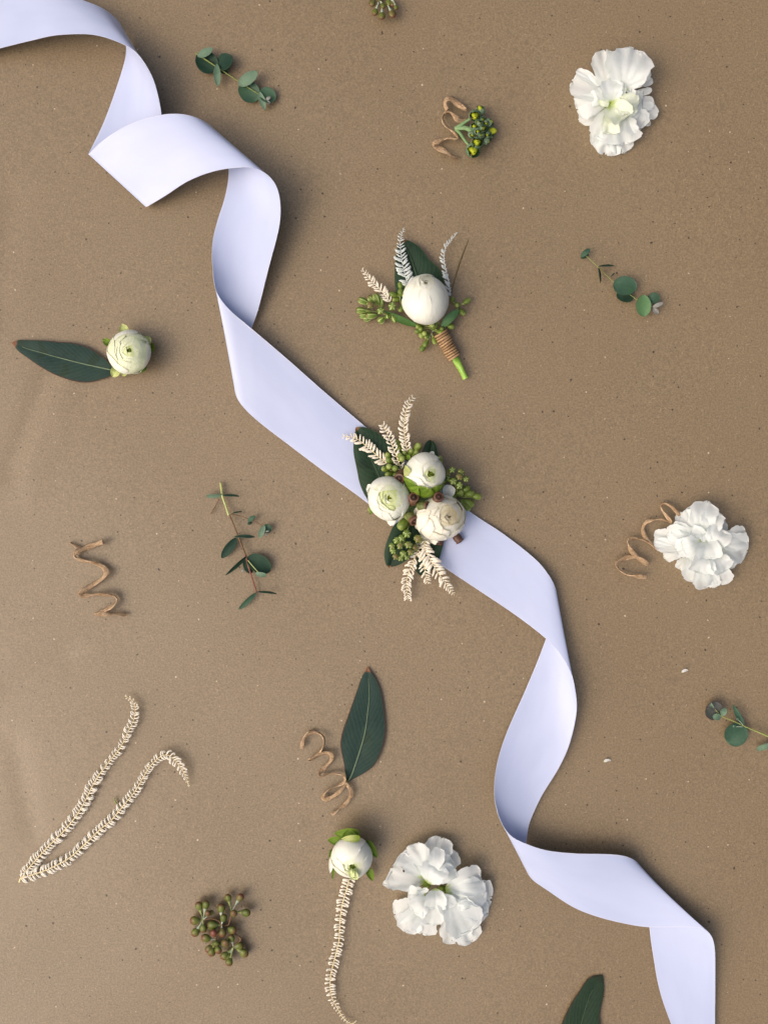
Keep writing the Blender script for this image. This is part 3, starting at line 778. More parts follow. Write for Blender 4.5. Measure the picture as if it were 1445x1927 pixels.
# ------------------------------------------------------------------ V shaped frond, left bottom
TF = Z(20, 1300, 4.129)
t = thing('frond', 'cream fern-like frond folded into a wide V at the lower left', 'dried frond', 130, 1560)
b1 = frond(t, TF.L([(85, 1455, 4), (130, 1395, 5), (230, 1280, 6), (330, 1175, 6), (430, 1075, 6), (520, 960, 6), (590, 840, 7), (660, 700, 7), (760, 560, 7), (850, 450, 7), (910, 330, 8), (960, 220, 8), (970, 130, 9), (940, 70, 9), (890, 40, 9)]),
      11.4, 6.0, .95, True, True, lprof=(.8, 1.05, 1, 1, 1, 1.1, 1, .75, .75, .9, .75, .35), nm='branch', rr=1.5, seed=7, fwd=.35, side=(1.0, 1.0))
b2 = frond(t, TF.L([(85, 1455, 4), (150, 1435, 5), (260, 1400, 6), (370, 1350, 6), (470, 1290, 6), (580, 1190, 6), (690, 1085, 7), (790, 1000, 7), (880, 890, 7), (970, 780, 7), (1040, 660, 8), (1100, 570, 9), (1190, 500, 10), (1260, 520, 11), (1320, 590, 11), (1360, 660, 9), (1388, 745, 7)]),
      11.4, 6.0, .95, True, True, lprof=(1, 1.1, 1, 1, 1, 1, .95, .85, .8, .7, 1.0, .9, .2), nm='branch', rr=1.5, seed=9, fwd=.35)
part('joint', tube(TF.L([(70, 1490, 3), (85, 1455, 4), (125, 1440, 5)]), 2.0, 8, 8), RACH, t)
g_ = tube(TF.L([(845, 890, 2), (820, 870, 4), (808, 845, 5), (818, 826, 4)]), [1.4, 1.5, .7], 14, 6)
single('curled_tendril', g_, STG, 'tiny green curl beside the V-shaped cream frond', 'plant bit', (218, 1508, 0))

# ------------------------------------------------------------------ stock flowers
T1 = Z(1060, 80, 7.605)
t = thing('stock_flower', 'ruffled white double flower with greenish heart at the upper right', 'flower', 1155, 192, group='white double stock flowers')
stock(t, T1, [
 (640, 950, 6, 225, 1110, 3, 260, 3, .2), (680, 950, 8, 590, 1590, 2, 430, 4, .2), (700, 950, 8, 850, 1570, 3, 400, 6, .2), (620, 950, 8, 470, 1480, 3, 240, 4, .3),
 (800, 920, 12, 1345, 1010, 12, 270, 6, .25), (800, 880, 14, 1290, 850, 16, 220, 7, .25), (880, 740, 22, 1262, 672, 24, 110, 3, .3), (850, 640, 20, 1275, 545, 22, 140, 4, .3), (820, 920, 10, 1235, 1185, 6, 130, 4, .3),
 (680, 800, 18, 600, 120, 22, 430, 12, .3), (760, 760, 20, 810, 130, 30, 480, 14, .3), (650, 780, 16, 130, 560, 16, 420, 10, .3), (600, 700, 20, 190, 405, 26, 170, 3, .5),
 (640, 860, 18, 195, 960, 14, 380, 10, .3), (600, 850, 16, 145, 805, 14, 120, 2, .3), (560, 800, 26, 400, 800, 24, 240, 5, .4),
 (690, 900, 18, 560, 1390, 10, 470, 9, .2), (740, 930, 20, 860, 1450, 14, 600, 12, .2), (800, 930, 20, 1110, 1230, 18, 430, 10, .3), (850, 860, 22, 1110, 900, 28, 420, 8, .3),
 (820, 730, 30, 1010, 105, 42, 640, 22, .25), (850, 700, 30, 1180, 340, 36, 300, 14, .3),
 (700, 860, 34, 700, 535, 46, 330, 12, .5), (640, 840, 32, 540, 620, 38, 250, 8, .5), (850, 850, 36, 860, 610, 44, 110, 4, .7), (940, 800, 36, 970, 670, 46, 130, 4, .7),
 (660, 880, 30, 880, 1080, 44, 380, 14, .6, PWg), (720, 890, 34, 1060, 900, 42, 330, 10, .5, PWg), (650, 900, 30, 720, 1110, 44, 210, 10, .6, PWg), (640, 970, 26, 680, 1300, 36, 280, 10, .5, PWg),
 (480, 850, 28, 650, 860, 34, 120, 4, .4, PWg), (700, 940, 38, 900, 960, 50, 210, 5, .5, PWg)], 1)
part('green_heart', revolve(T1((690, 870, 12)), T1((690, 860, 33)), np.array([4, 7, 6, 4, .3]), 10), EYE, t)
T2 = Z(1140, 930, 5.161)
t = thing('stock_flower', 'ruffled white double flower resting on the end of the right raffia coil', 'flower', 1318, 1028, group='white double stock flowers')
stock(t, T2, [
 (820, 540, 8, 560, 610, 4, 150, 4, .2), (760, 480, 10, 470, 430, 10, 200, 6, .3), (800, 530, 12, 470, 470, 16, 150, 6, .3), (1000, 350, 8, 1140, 250, 6, 210, 4, .2), (900, 350, 10, 680, 210, 8, 140, 4, .2),
 (850, 600, 8, 725, 735, 4, 170, 5, .3), (1050, 600, 8, 1225, 680, 5, 140, 5, .3), (900, 400, 18, 860, 110, 20, 220, 10, .3),
 (930, 430, 22, 985, 78, 30, 290, 16, .25), (960, 420, 26, 1060, 180, 36, 240, 12, .3), (900, 400, 24, 720, 210, 26, 250, 10, .3), (950, 420, 26, 650, 320, 28, 170, 8, .4), (880, 430, 24, 595, 385, 26, 210, 10, .35),
 (1050, 470, 20, 1358, 400, 20, 250, 12, .3), (1080, 500, 20, 1360, 540, 16, 330, 10, .3), (1150, 470, 16, 1225, 640, 10, 150, 6, .3),
 (900, 520, 20, 870, 840, 12, 270, 14, .3), (960, 560, 20, 990, 905, 8, 280, 12, .3), (1060, 600, 20, 1110, 870, 10, 290, 12, .3), (1080, 600, 24, 1205, 730, 18, 180, 10, .3), (860, 580, 22, 760, 770, 14, 110, 8, .4),
 (900, 500, 30, 680, 540, 34, 200, 10, .4), (930, 460, 32, 740, 520, 44, 220, 12, .4), (1000, 430, 34, 830, 350, 40, 130, 7, .5), (1030, 520, 34, 1130, 350, 44, 270, 12, .4),
 (1000, 560, 34, 920, 760, 40, 270, 14, .45), (970, 440, 34, 1000, 620, 46, 260, 14, .5), (950, 360, 38, 975, 450, 44, 110, 6, .5), (1080, 560, 34, 1150, 740, 36, 230, 10, .5), (880, 560, 34, 830, 640, 40, 90, 6, .6), (1090, 540, 34, 1090, 610, 42, 90, 5, .6, PWg)], 2)
part('green_heart', revolve(T2((1070, 590, 14)), T2((1070, 590, 32)), np.array([4, 6, 5, 3, .3]), 10), EYE, t)
T3 = Z(600, 1540, 4.25)
t = thing('stock_flower', 'spray of white ruffled florets with green hearts beside the bottom ranunculus bud', 'flower', 822, 1676, group='white double stock flowers')
stock(t, T3, [
 (800, 560, 8, 515, 515, 5, 80, 3, .2), (850, 460, 12, 985, 160, 14, 230, 8, .3), (870, 440, 14, 1095, 270, 12, 190, 8, .3), (860, 420, 16, 870, 250, 18, 140, 6, .3), (880, 450, 22, 1070, 330, 24, 170, 8, .4),
 (860, 490, 16, 590, 400, 16, 330, 10, .3, PWs), (855, 480, 20, 700, 255, 22, 280, 12, .3, PWs), (850, 480, 22, 810, 290, 22, 150, 8, .3), (880, 470, 30, 960, 240, 36, 130, 12, .4),
 (1050, 600, 8, 1370, 640, 6, 300, 6, .2), (1080, 650, 8, 1350, 760, 6, 230, 6, .2), (1000, 650, 10, 1110, 985, 5, 280, 8, .2), (1020, 680, 10, 1220, 985, 5, 260, 8, .2),
 (850, 710, 10, 608, 770, 6, 220, 8, .3), (860, 700, 12, 690, 900, 6, 220, 8, .3), (870, 710, 12, 820, 920, 8, 230, 10, .3),
 (1010, 570, 20, 1170, 440, 22, 130, 10, .3), (1010, 560, 22, 1300, 480, 22, 260, 14, .3), (1010, 580, 22, 1330, 590, 20, 250, 14, .3, PWs), (1020, 600, 20, 1300, 720, 16, 260, 14, .3), (1010, 600, 24, 1200, 900, 16, 340, 18, .3, PWs), (1000, 600, 24, 1080, 780, 22, 200, 12, .3),
 (870, 520, 28, 960, 380, 38, 230, 14, .4), (900, 520, 30, 1080, 400, 34, 150, 12, .4), (860, 600, 26, 715, 590, 30, 130, 10, .4), (880, 640, 28, 760, 740, 32, 190, 12, .4), (890, 640, 28, 910, 850, 24, 190, 12, .4),
 (930, 560, 34, 930, 720, 42, 190, 14, .4), (960, 620, 34, 1050, 720, 38, 170, 10, .4), (820, 560, 34, 840, 600, 38, 100, 4, .5), (1110, 730, 32, 1200, 680, 36, 90, 6, .6)], 3)
for c in ((862, 530), (985, 565)):
    part('green_heart', revolve(T3((*c, 12)), T3((*c, 26)), np.array([5, 8, 6, 4, .3]), 10), EYE, t)
for c in ((662, 378), (676, 415)):
    part('spot', revolve(T3((*c, 22)), T3((c[0] + 4, c[1] + 12, 36.5)), np.array([.3, 1.8, 2.0, .3]), 8), BROWN, t)

# ------------------------------------------------------------------ eucalyptus sprigs
def sprig(T, label, x, y, stems, leaves, buds=()):
    t = thing('eucalyptus_sprig', label, 'sprig', x, y, group='small eucalyptus sprigs')
    for pts, r_, mt in stems: part('stem', tube(T.L(pts), r_, None, 7), mt, t)
    for i, q in enumerate(leaves):
        a, b, wd, kind, roll, z0, z1, mt = q[:8]; lift = q[8] if len(q) > 8 else 2
        p0, p1 = T((*a, z0)), T((*b, z1)); m_ = [(p0[k] + p1[k]) / 2 for k in range(3)]; m_[2] += lift
        part('leaf', leafuv(blade([p0, m_, p1], wd / T.k, kind, roll, .25, .35, 16, 9, i + int(x), .008)), mt, t, solid=.0002)
    return t
T = Z(350, 70, 7.605)
sprig(T, 'eucalyptus sprig with dark round leaves and pale raised leaves near the top of the ribbon', 443, 148,
 [([(135, 225, 9), (170, 245, 10), (260, 305, 11), (420, 410, 11), (600, 530, 8), (760, 635, 8), (880, 710, 10), (1050, 820, 10), (1165, 890, 10)], [1.6, 1.5, 1.1, 1.2, .8], STG)],
 [((185, 220), (410, 490), 300, 'round', 0, 6, 4, RD), ((170, 275), (388, 158), 118, 'oval', 0, 13, 22, RL), ((480, 425), (655, 270), 250, 'round', .5, 8, 16, RD), ((440, 380), (460, 702), 102, 'oval', 0, 14, 12, RL),
  ((500, 420), (600, 500), 130, 'round', 0, 5, 3, RD),
  ((755, 690), (1025, 490), 170, 'oval', 0, 13, 24, RL), ((800, 640), (1010, 910), 290, 'round', 0, 7, 4, RM), ((1052, 780), (1135, 1050), 92, 'lance', 0, 14, 8, RL), ((1060, 760), (1275, 900), 220, 'round', .2, 8, 8, RM),
  ((1145, 895), (1212, 855), 50, 'oval', 0, 13, 15, RB), ((1150, 910), (1200, 955), 50, 'oval', 0, 12, 12, RB)])
T = Z(1080, 450, 8.028)
sprig(T, 'eucalyptus sprig with round green leaves and a purple tip at the right', 1170, 532,
 [([(150, 225, 8), (190, 260, 9), (350, 410, 14), (480, 540, 4), (620, 668, 8), (860, 850, 8), (990, 940, 10), (1190, 1020, 10)], [.7, .9, .6, .9, .9], STG)],
 [((105, 265), (238, 145), 82, 'oval', 0, 11, 14, RM), ((100, 285), (215, 225), 70, 'oval', 0, 6, 6, RD), ((365, 415), (608, 405), 110, 'oval', 1.35, 12, 12, RD), ((360, 420), (395, 662), 110, 'oval', 1.35, 12, 8, RD),
  ((555, 568), (608, 515), 30, 'oval', 1.1, 5, 5, RD), ((590, 690), (945, 720), 290, 'round', .1, 14, 17, RM), ((640, 830), (890, 900), 170, 'round', 0, 5, 4, RD),
  ((1045, 840), (1048, 1172), 232, 'oval', 0, 14, 13, RG), ((1120, 900), (1290, 880), 165, 'round', 0, 7, 8, RM), ((1185, 1025), (1348, 962), 66, 'oval', 0, 14, 17, RB), ((1185, 1040), (1268, 1128), 72, 'oval', 0, 12, 10, RB)])
T = Z(380, 900, 7.4125)
sprig(T, 'spindly upright eucalyptus sprig with a green to red stem, left of centre', 450, 1028,
 [([(260, 60, 5), (275, 150, 6), (285, 240, 7), (325, 360, 8), (375, 515, 9)], [2.3, 2.2, 1.9, 2.3], STY),
  ([(385, 510, 8), (450, 660, 8), (495, 780, 9), (560, 940, 9), (610, 1070, 10)], [1.7, 1.5, 1.8, 1.9], STB), ([(610, 1070, 10), (640, 1180, 10), (670, 1290, 9), (720, 1450, 7), (765, 1600, 6)], [2.0, 1.9, 1.6, 1.7], STR),
  ([(395, 502, 9), (530, 525, 9), (640, 565, 9), (740, 600, 7), (830, 660, 7), (885, 725, 8)], [.9, .7, .6, .6], STB), ([(645, 1145, 12), (710, 1225, 16), (785, 1310, 17)], [.9, .7], STY), ([(245, 290, 5), (190, 390, 4), (125, 500, 3)], [.9, .8, 1.2], STB)],
 [((275, 235), (65, 245), 90, 'strap', .95, 9, 9, RL), ((290, 240), (525, 252), 80, 'oval', 1.15, 9, 9, RM), ((415, 495), (562, 462), 40, 'oval', 1.1, 9, 9, RD),
  ((645, 600), (745, 525), 66, 'oval', .2, 8, 12, RM), ((640, 640), (700, 610), 46, 'oval', 0, 4, 4, RD), ((800, 832), (875, 655), 80, 'oval', 0, 11, 13, RL), ((850, 690), (975, 715), 125, 'round', 0, 6, 7, RM),
  ((880, 745), (945, 735), 26, 'oval', 0, 11, 13, RB), ((880, 760), (900, 805), 26, 'oval', 0, 11, 11, RB),
  ((455, 815), (742, 820), 90, 'oval', 1.05, 12, 11, RM), ((490, 830), (275, 1112), 125, 'oval', .1, 9, 5, RD), ((632, 1080), (325, 1358), 84, 'lance', .9, 13, 8, RD),
  ((640, 1100), (955, 1290), 250, 'round', .1, 9, 6, RD), ((600, 1120), (690, 1330), 130, 'oval', 0, 6, 4, RD), ((750, 1330), (898, 1355), 66, 'strap', 0, 17, 19, RL),
  ((600, 1270), (552, 1300), 34, 'oval', 0, 5, 5, RB), ((760, 1598), (515, 1832), 74, 'oval', .3, 8, 6, RM), ((775, 1588), (1045, 1612), 90, 'oval', 1.25, 8, 7, RM)])
T = Z(1300, 1290, 9.966)
sprig(T, 'eucalyptus sprig with a purplish round leaf entering from the right edge', 1400, 1365,
 [([(2300, 1250, 5), (1900, 1110, 6), (1500, 975, 8), (1300, 890, 9), (1030, 780, 11), (960, 745, 12), (750, 650, 12), (570, 570, 14), (450, 450, 14)], [2.4, 2.3, 2.1, 1.9, 1.2, 1.1, .9], STG),
  ([(965, 775, 13), (890, 770, 15), (810, 775, 16)], [.9, .7], STW), ([(975, 745, 13), (930, 690, 15), (870, 635, 16)], [.9, .7], STW)],
 [((560, 560), (300, 380), 360, 'round', 0, 10, 10, RP), ((560, 590), (400, 590), 130, 'oval', 0, 15, 17, RL), ((570, 560), (650, 425), 120, 'oval', 0, 15, 18, RL), ((420, 470), (285, 415), 36, 'oval', .5, 17, 21, RP), ((430, 430), (365, 318), 34, 'oval', .6, 17, 22, RL), ((400, 400), (350, 350), 34, 'oval', 0, 17, 20, RL),
  ((990, 760), (772, 350), 110, 'lance', .2, 12, 14, RM), ((1010, 770), (680, 1070), 430, 'round', 0, 9, 5, RM),
  ((830, 770), (775, 765), 44, 'oval', 0, 17, 18, RL), ((880, 650), (845, 610), 44, 'oval', 0, 17, 18, RL), ((1600, 1090), (1225, 1195), 110, 'strap', 0, 8, 8, RL), ((1700, 1000), (1850, 780), 200, 'round', 0, 8, 8, RM)])

# ------------------------------------------------------------------ raffia coils
T = Z(120, 1000, 10.321)
t = thing('raffia_coil', 'short stretched coil of twisted tan raffia lying alone at the left', 'raffia', 187, 1090, group='curled raffia ties')
strand(t, T, [(770, 205), (690, 240), (560, 280), (400, 330), (260, 395), (210, 450), (225, 510), (300, 560), (420, 580), (560, 605), (700, 650), (810, 715), (850, 800), (800, 890), (680, 980), (500, 1080), (350, 1160), (300, 1215), (350, 1245),
              (520, 1235), (720, 1215), (900, 1230), (1020, 1260), (1060, 1330), (1000, 1420), (860, 1510), (700, 1575), (600, 1610), (640, 1625), (780, 1585), (950, 1600), (1230, 1620)], 7.4, seed=1)
strand(t, T, [(130, 215, 4), (200, 260, 5), (270, 310, 5), (330, 350, 4)], 6.2, seed=2, nm='end_piece')
T = Z(790, 160, 8.5)
t = thing('raffia_coil', 'coil of tan raffia half under the woolly green buds near the top', 'raffia', 845, 240, group='curled raffia ties')
strand(t, T, [(440, 395), (400, 330), (390, 260), (440, 200), (530, 215), (640, 280), (740, 360), (770, 400), (700, 400), (600, 320), (500, 250)], 7.0, seed=3, zlo=6, zhi=16)
strand(t, T, [(740, 575), (650, 590), (570, 530), (510, 440), (440, 405), (370, 460), (345, 540), (390, 630), (480, 710), (580, 800), (640, 855), (560, 880), (500, 845), (400, 850), (300, 880), (225, 920), (215, 980), (290, 1020), (400, 1050), (480, 1110), (540, 1150), (620, 1165)], 7.6, seed=4)
T = Z(1140, 930, 5.161)
t = thing('raffia_coil', 'loose tan raffia spiral running out from under the right white flower', 'raffia', 1215, 1015, group='curled raffia ties')
strand(t, T, [(760, 250), (700, 185), (630, 110), (570, 80), (525, 95), (535, 160), (590, 230), (660, 285), (600, 260), (540, 242), (450, 240), (375, 270), (345, 330), (360, 400), (430, 470), (500, 530), (555, 580), (490, 520), (420, 470), (340, 435), (260, 415), (200, 440), (210, 510), (270, 590), (350, 640), (440, 705), (380, 655), (320, 610), (240, 603), (140, 625), (85, 665), (105, 725), (170, 765), (230, 795), (300, 800), (390, 808)], 6.3, seed=5)
T = Z(550, 1240, 6.216)
t = thing('raffia_coil', 'pale raffia spiral curling below the upright leaf at lower centre', 'raffia', 615, 1450, group='curled raffia ties')
strand(t, T, [(112, 1050), (118, 950), (170, 880), (250, 840), (330, 860), (385, 930), (380, 1010), (330, 1090), (250, 1150), (165, 1222), (230, 1170), (320, 1110), (400, 1085), (465, 1105), (485, 1160), (430, 1230), (350, 1295), (285, 1365), (330, 1390), (410, 1350), (500, 1330), (590, 1350), (635, 1400), (600, 1460),
              (530, 1490), (430, 1510), (350, 1590), (345, 1640), (410, 1655), (500, 1600), (590, 1520), (640, 1440), (610, 1480)], 5.8, seed=6, zlo=4, zhi=14)
strand(t, T, [(600, 1440, 8), (660, 1490, 9), (705, 1550, 10), (690, 1630, 9), (620, 1700, 7), (540, 1770, 5), (460, 1820, 4)], 6.2, seed=7)

# ------------------------------------------------------------------ woolly green bud cluster
T = Z(790, 160, 8.5)
t = thing('bud_cluster', 'cluster of woolly grey green buds showing yellow tips, lying over the top raffia coil', 'flower buds', 895, 245)
part('stalk', tube(T.L([(570, 700, 12), (640, 650, 15), (710, 600, 16), (800, 540, 17)]), [4.2, 3.6, 2.8, 2.6], 18, 10), GS, t)
part('stalk', tube(T.L([(565, 690, 12), (640, 685, 15), (740, 690, 16), (840, 740, 16)]), [4.5, 4.4, 4.6, 5.4], 18, 10), GS, t)
part('stalk', tube(T.L([(575, 700, 12), (640, 770, 13), (710, 870, 13), (780, 960, 12)]), [4.2, 3.0, 2.8, 2.6], 18, 10), GS, t)
def wbud(a, b, r, z0, z1, open_=.5, seed=0):
    p, q = np.array(T((*a, z0))), np.array(T((*b, z1))); rr = r / T.k
    o = part('bud', revolve(p, q, rr * np.array([.2, .7, .9, .94, .88, .7, .5, .34, .1]) * .88, 15, .38, 3), YB, t)
    D = q - p; L = np.linalg.norm(D); D /= L
    up = np.array([0, 0, 1.]) if abs(D[2]) < .95 else np.array([1., 0, 0]); N = np.cross(up, D); N /= np.linalg.norm(N); U = np.cross(D, N)
    g = np.random.default_rng(seed)
    for k in range(4):
        n, m = 10, 7; v = np.linspace(0, 1, n)[:, None]; u = np.linspace(-1, 1, m)[None]
        a0 = k * math.pi / 2 + g.uniform(-.2, .2); reach = open_ * g.uniform(.85, 1.15)
        ang = a0 + u * .85 * prof('strap', v * .9 + .02)
        s = v * reach * 1.0
        rad = rr * (np.sin(np.pi * np.clip(s * .85 + .06, 0, 1)) ** .6 + .10)
        V = p + D * (L * s)[..., None] + (N * np.cos(ang)[..., None] + U * np.sin(ang)[..., None]) * (rad + 0 * u)[..., None]
        V[..., 2] = np.maximum(V[..., 2], .6)
        UV = np.stack([np.repeat(u * .5 + .5, n, 0), np.repeat(v, m, 1)], -1).reshape(-1, 2)
        part('sepal', (P(V).reshape(-1, 3), gridf(n, m), UV), GB, o)
for i, q in enumerate([((990, 480), (950, 330), 70, 14, 20, .85), ((880, 480), (885, 500), 92, 10, 36, .78), ((860, 700), (875, 650), 66, 14, 34, .95), ((1040, 640), (1160, 575), 75, 16, 22, .92),
                       ((1060, 760), (1225, 725), 95, 10, 18, .62), ((900, 940), (925, 905), 92, 10, 38, .9), ((1010, 850), (1110, 915), 75, 14, 16, .98), ((830, 1010), (870, 1080), 112, 8, 34, .8),
                       ((820, 780), (840, 800), 60, 10, 30, 1), ((960, 620), (965, 615), 55, 12, 38, 1), ((1010, 690), (1015, 690), 60, 14, 42, 1), ((930, 740), (930, 745), 60, 14, 40, 1), ((1060, 620), (1060, 610), 55, 10, 34, 1), ((1080, 790), (1085, 800), 60, 8, 34, 1), ((980, 790), (985, 800), 55, 12, 38, 1), ((930, 600), (930, 590), 50, 12, 34, 1), ((1000, 560), (1000, 550), 55, 10, 30, 1)]):
    wbud(*q, seed=i)

# ------------------------------------------------------------------ seeded eucalyptus clusters
T = Z(340, 1670, 9.633)
t = thing('seeded_eucalyptus', 'cluster of green and reddish eucalyptus buds at the lower left', 'seed cluster', 414, 1748, group='seeded eucalyptus clusters')
for pts, r_ in [([(930, 430, 14), (905, 560, 11), (865, 680, 8), (790, 690, 9), (745, 680, 14)], 1.9), ([(745, 680, 14), (690, 610, 12), (560, 565, 12), (410, 590, 14)], 1.5), ([(740, 680, 14), (675, 850, 11), (640, 950, 13), (700, 1100, 11)], 1.7),
                ([(850, 740, 9), (1000, 850, 10), (1095, 945, 12), (1000, 1030, 13), (960, 1080, 14)], 2.0)]:
    part('stem', tube(T.L(pts), r_, 26, 7), STB, t)
A, B, C, D_, E_ = (410, 590), (930, 430), (745, 680), (960, 1080), (640, 950)
for nd, tp, r_, up in [(A, (312, 255), 64, 0), (A, (475, 235), 62, 0), (A, (495, 470), 52, 1.0), (A, (165, 605), 72, 0), (A, (222, 888), 66, 0), (A, (412, 825), 62, 0), (A, (590, 420), 40, 0),
                       (B, (840, 118), 56, 0), (B, (1120, 115), 60, 0), (B, (1270, 470), 66, 0), (B, (965, 470), 60, 1.0), (C, (735, 285), 68, 0), (C, (800, 480), 58, 0), (C, (765, 905), 64, 0), (C, (480, 690), 78, 0),
                       (D_, (905, 850), 56, 0), (D_, (1140, 1050), 66, 0), (D_, (1225, 1235), 70, 0), (D_, (862, 1430), 60, 0), (D_, (820, 1325), 62, 0), (D_, (735, 1300), 66, 0), (D_, (815, 1010), 68, 1.0),
                       (E_, (370, 905), 70, 0), (E_, (600, 830), 60, 1.0), (E_, (655, 1070), 66, 0), (E_, (535, 1255), 66, 0), (E_, (465, 1180), 62, 0), ((850, 740), (1015, 800), 66, 0), (E_, (700, 1210), 60, 0)]:
    bud(t, T, nd, tp, r_, mt=BR if rnd.random() < .88 else BRr, z0=14, z1=rnd.uniform(8, 20) if not up else rnd.uniform(20, 26), stem=STW if rnd.random() < .6 else STG, up=up, sr=1.0)
T = Z(670, 0, 13.136)
t = thing('seeded_eucalyptus', 'cluster of reddish eucalyptus buds cut off by the top edge', 'seed cluster', 722, -8, group='seeded eucalyptus clusters')
part('stem', tube(T.L([(620, -900, 6), (640, -500, 8), (640, -100, 12), (640, 60, 14)]), 2.2, 20, 8), STB, t)
for nd, tp, r_, up in [((560, 40), (440, 385), 72, 0), ((640, 80), (640, 490), 74, 0), ((760, 80), (945, 435), 80, 0), ((900, -20), (1010, 245), 52, 0), ((760, -150), (830, 160), 76, 0), ((500, -120), (355, 160), 78, 0), ((850, -100), (920, 170), 60, 0),
                       ((560, -60), (700, 210), 60, 0), ((640, -200), (560, 40), 56, 0), ((640, -500), (300, -300), 75, 0), ((640, -500), (950, -350), 75, 0), ((640, -500), (420, -620), 75, 0), ((640, -500), (880, -640), 75, 0), ((640, -700), (640, -900), 75, 0), ((640, -300), (240, -60), 60, 0)]:
    bud(t, T, nd, tp, r_, mt=BRr if rnd.random() < .5 else BR, z0=15, z1=rnd.uniform(10, 20), stem=STW, sr=1.3)

# ------------------------------------------------------------------ chips on the paper
T = Z(1120, 1240, 7.225)
for a, b, lab in (((1165, 185), (1262, 155), 'tiny white petal chip on bare paper below the right flower'), ((108, 1400), (212, 1382), 'tiny white petal chip just right of the ribbon')):
    p0, p1 = T((*a, 1.2)), T((*b, 1.2)); m_ = [(p0[0] + p1[0]) / 2, (p0[1] + p1[1]) / 2 - 2.0, 3]
    single('petal_chip', blade([p0, m_, p1], 5.2, 'lance', 0, .3, .2, 10, 6, 3, .03), PW, lab, 'petal', (m_[0], m_[1], 0), group='white petal chips')

# ------------------------------------------------------------------ BOUTONNIERE
T = Z(655, 420, 5.78)
t = thing('boutonniere', 'boutonniere with one white ranunculus, dark leaf, berries and twine wrapped stem', 'boutonniere', 800, 590)
lf = part('leaf', outline_leaf([T(p)[:2] for p in [(850, 1000), (640, 930), (530, 790), (505, 620), (512, 430), (540, 260), (590, 182)]], [T(p)[:2] for p in [(850, 950), (800, 730), (740, 560), (680, 390), (590, 182)]],
     [T(p)[:2] for p in [(850, 900), (980, 800), (1040, 640), (985, 490), (880, 395), (780, 265), (690, 205), (640, 184), (590, 182)]], 8, 8, 5, 3, seed=11), LD, t, solid=.00025)
part('midrib', tube(T.L([(800, 730, 15), (740, 560, 17), (690, 400, 16), (630, 260, 12)]), [1.0, .5], 20, 6), VEIND, lf)
part('grass_blade', tube(T.L([(1120, 760, 14), (1135, 680, 15), (1200, 470, 17), (1250, 330, 18), (1310, 178, 16)]), [1.5, 1.5, 1.5, .7], 40, 6, .7), TWIG, t)
frond(t, T.L([(665, 680, 14), (630, 600, 18), (600, 480, 20), (575, 320, 20), (570, 170, 17), (610, 48, 14)]), 14.5, 5.6, 1.0, False, False, FRg, FRg, .9, .35, (1, 1, .9, .55, .25), seed=21)
frond(t, T.L([(455, 850, 16), (350, 720, 18), (250, 620, 18), (150, 495, 14)]), 12.0, 5.2, 1.0, False, False, FR, FR, 1.0, .45, (1, 1, .8, .4), seed=22)
frond(t, T.L([(1110, 790, 14), (1095, 650, 17), (1060, 500, 18), (1040, 380, 18), (1055, 280, 17), (1110, 200, 15), (1190, 98, 13)]), 11.0, 4.8, 1.0, False, False, FRg, FRg, 1.1, .5, (1, 1, .9, .8, .7, .3), seed=23, side=(.35, 1))
part('narrow_leaf', leafuv(blade(T.L([(760, 1120, 12), (580, 1050, 14), (380, 950, 12)]), 78 / T.k, 'lance', .2, .3, .3)), NARROW, t, solid=.0002)
part('branch', tube(T.L([(1010, 1180, 12), (850, 1120, 11), (640, 1080, 10), (480, 1020, 11), (330, 960, 14)]), [2.2, 1.8, 1.5, 1.6], 30, 7), STG, t)
part('branch', tube(T.L([(990, 1190, 12), (900, 1150, 13), (880, 1100, 14)]), 1.4, 12, 7), STG, t)
part('branch', tube(T.L([(1010, 1180, 13), (1060, 1080, 14), (1150, 970, 15), (1200, 910, 15), (1140, 850, 14)]), [1.6, 1.2, 1.2, .8], 26, 7), STG, t)
part('branch', tube(T.L([(600, 940, 12), (570, 850, 14), (560, 760, 15)]), 1.4, 16, 7), STG, t)
part('branch', tube(T.L([(930, 1160, 12), (900, 1210, 12), (870, 1290, 11)]), .9, 12, 6), STW, t)
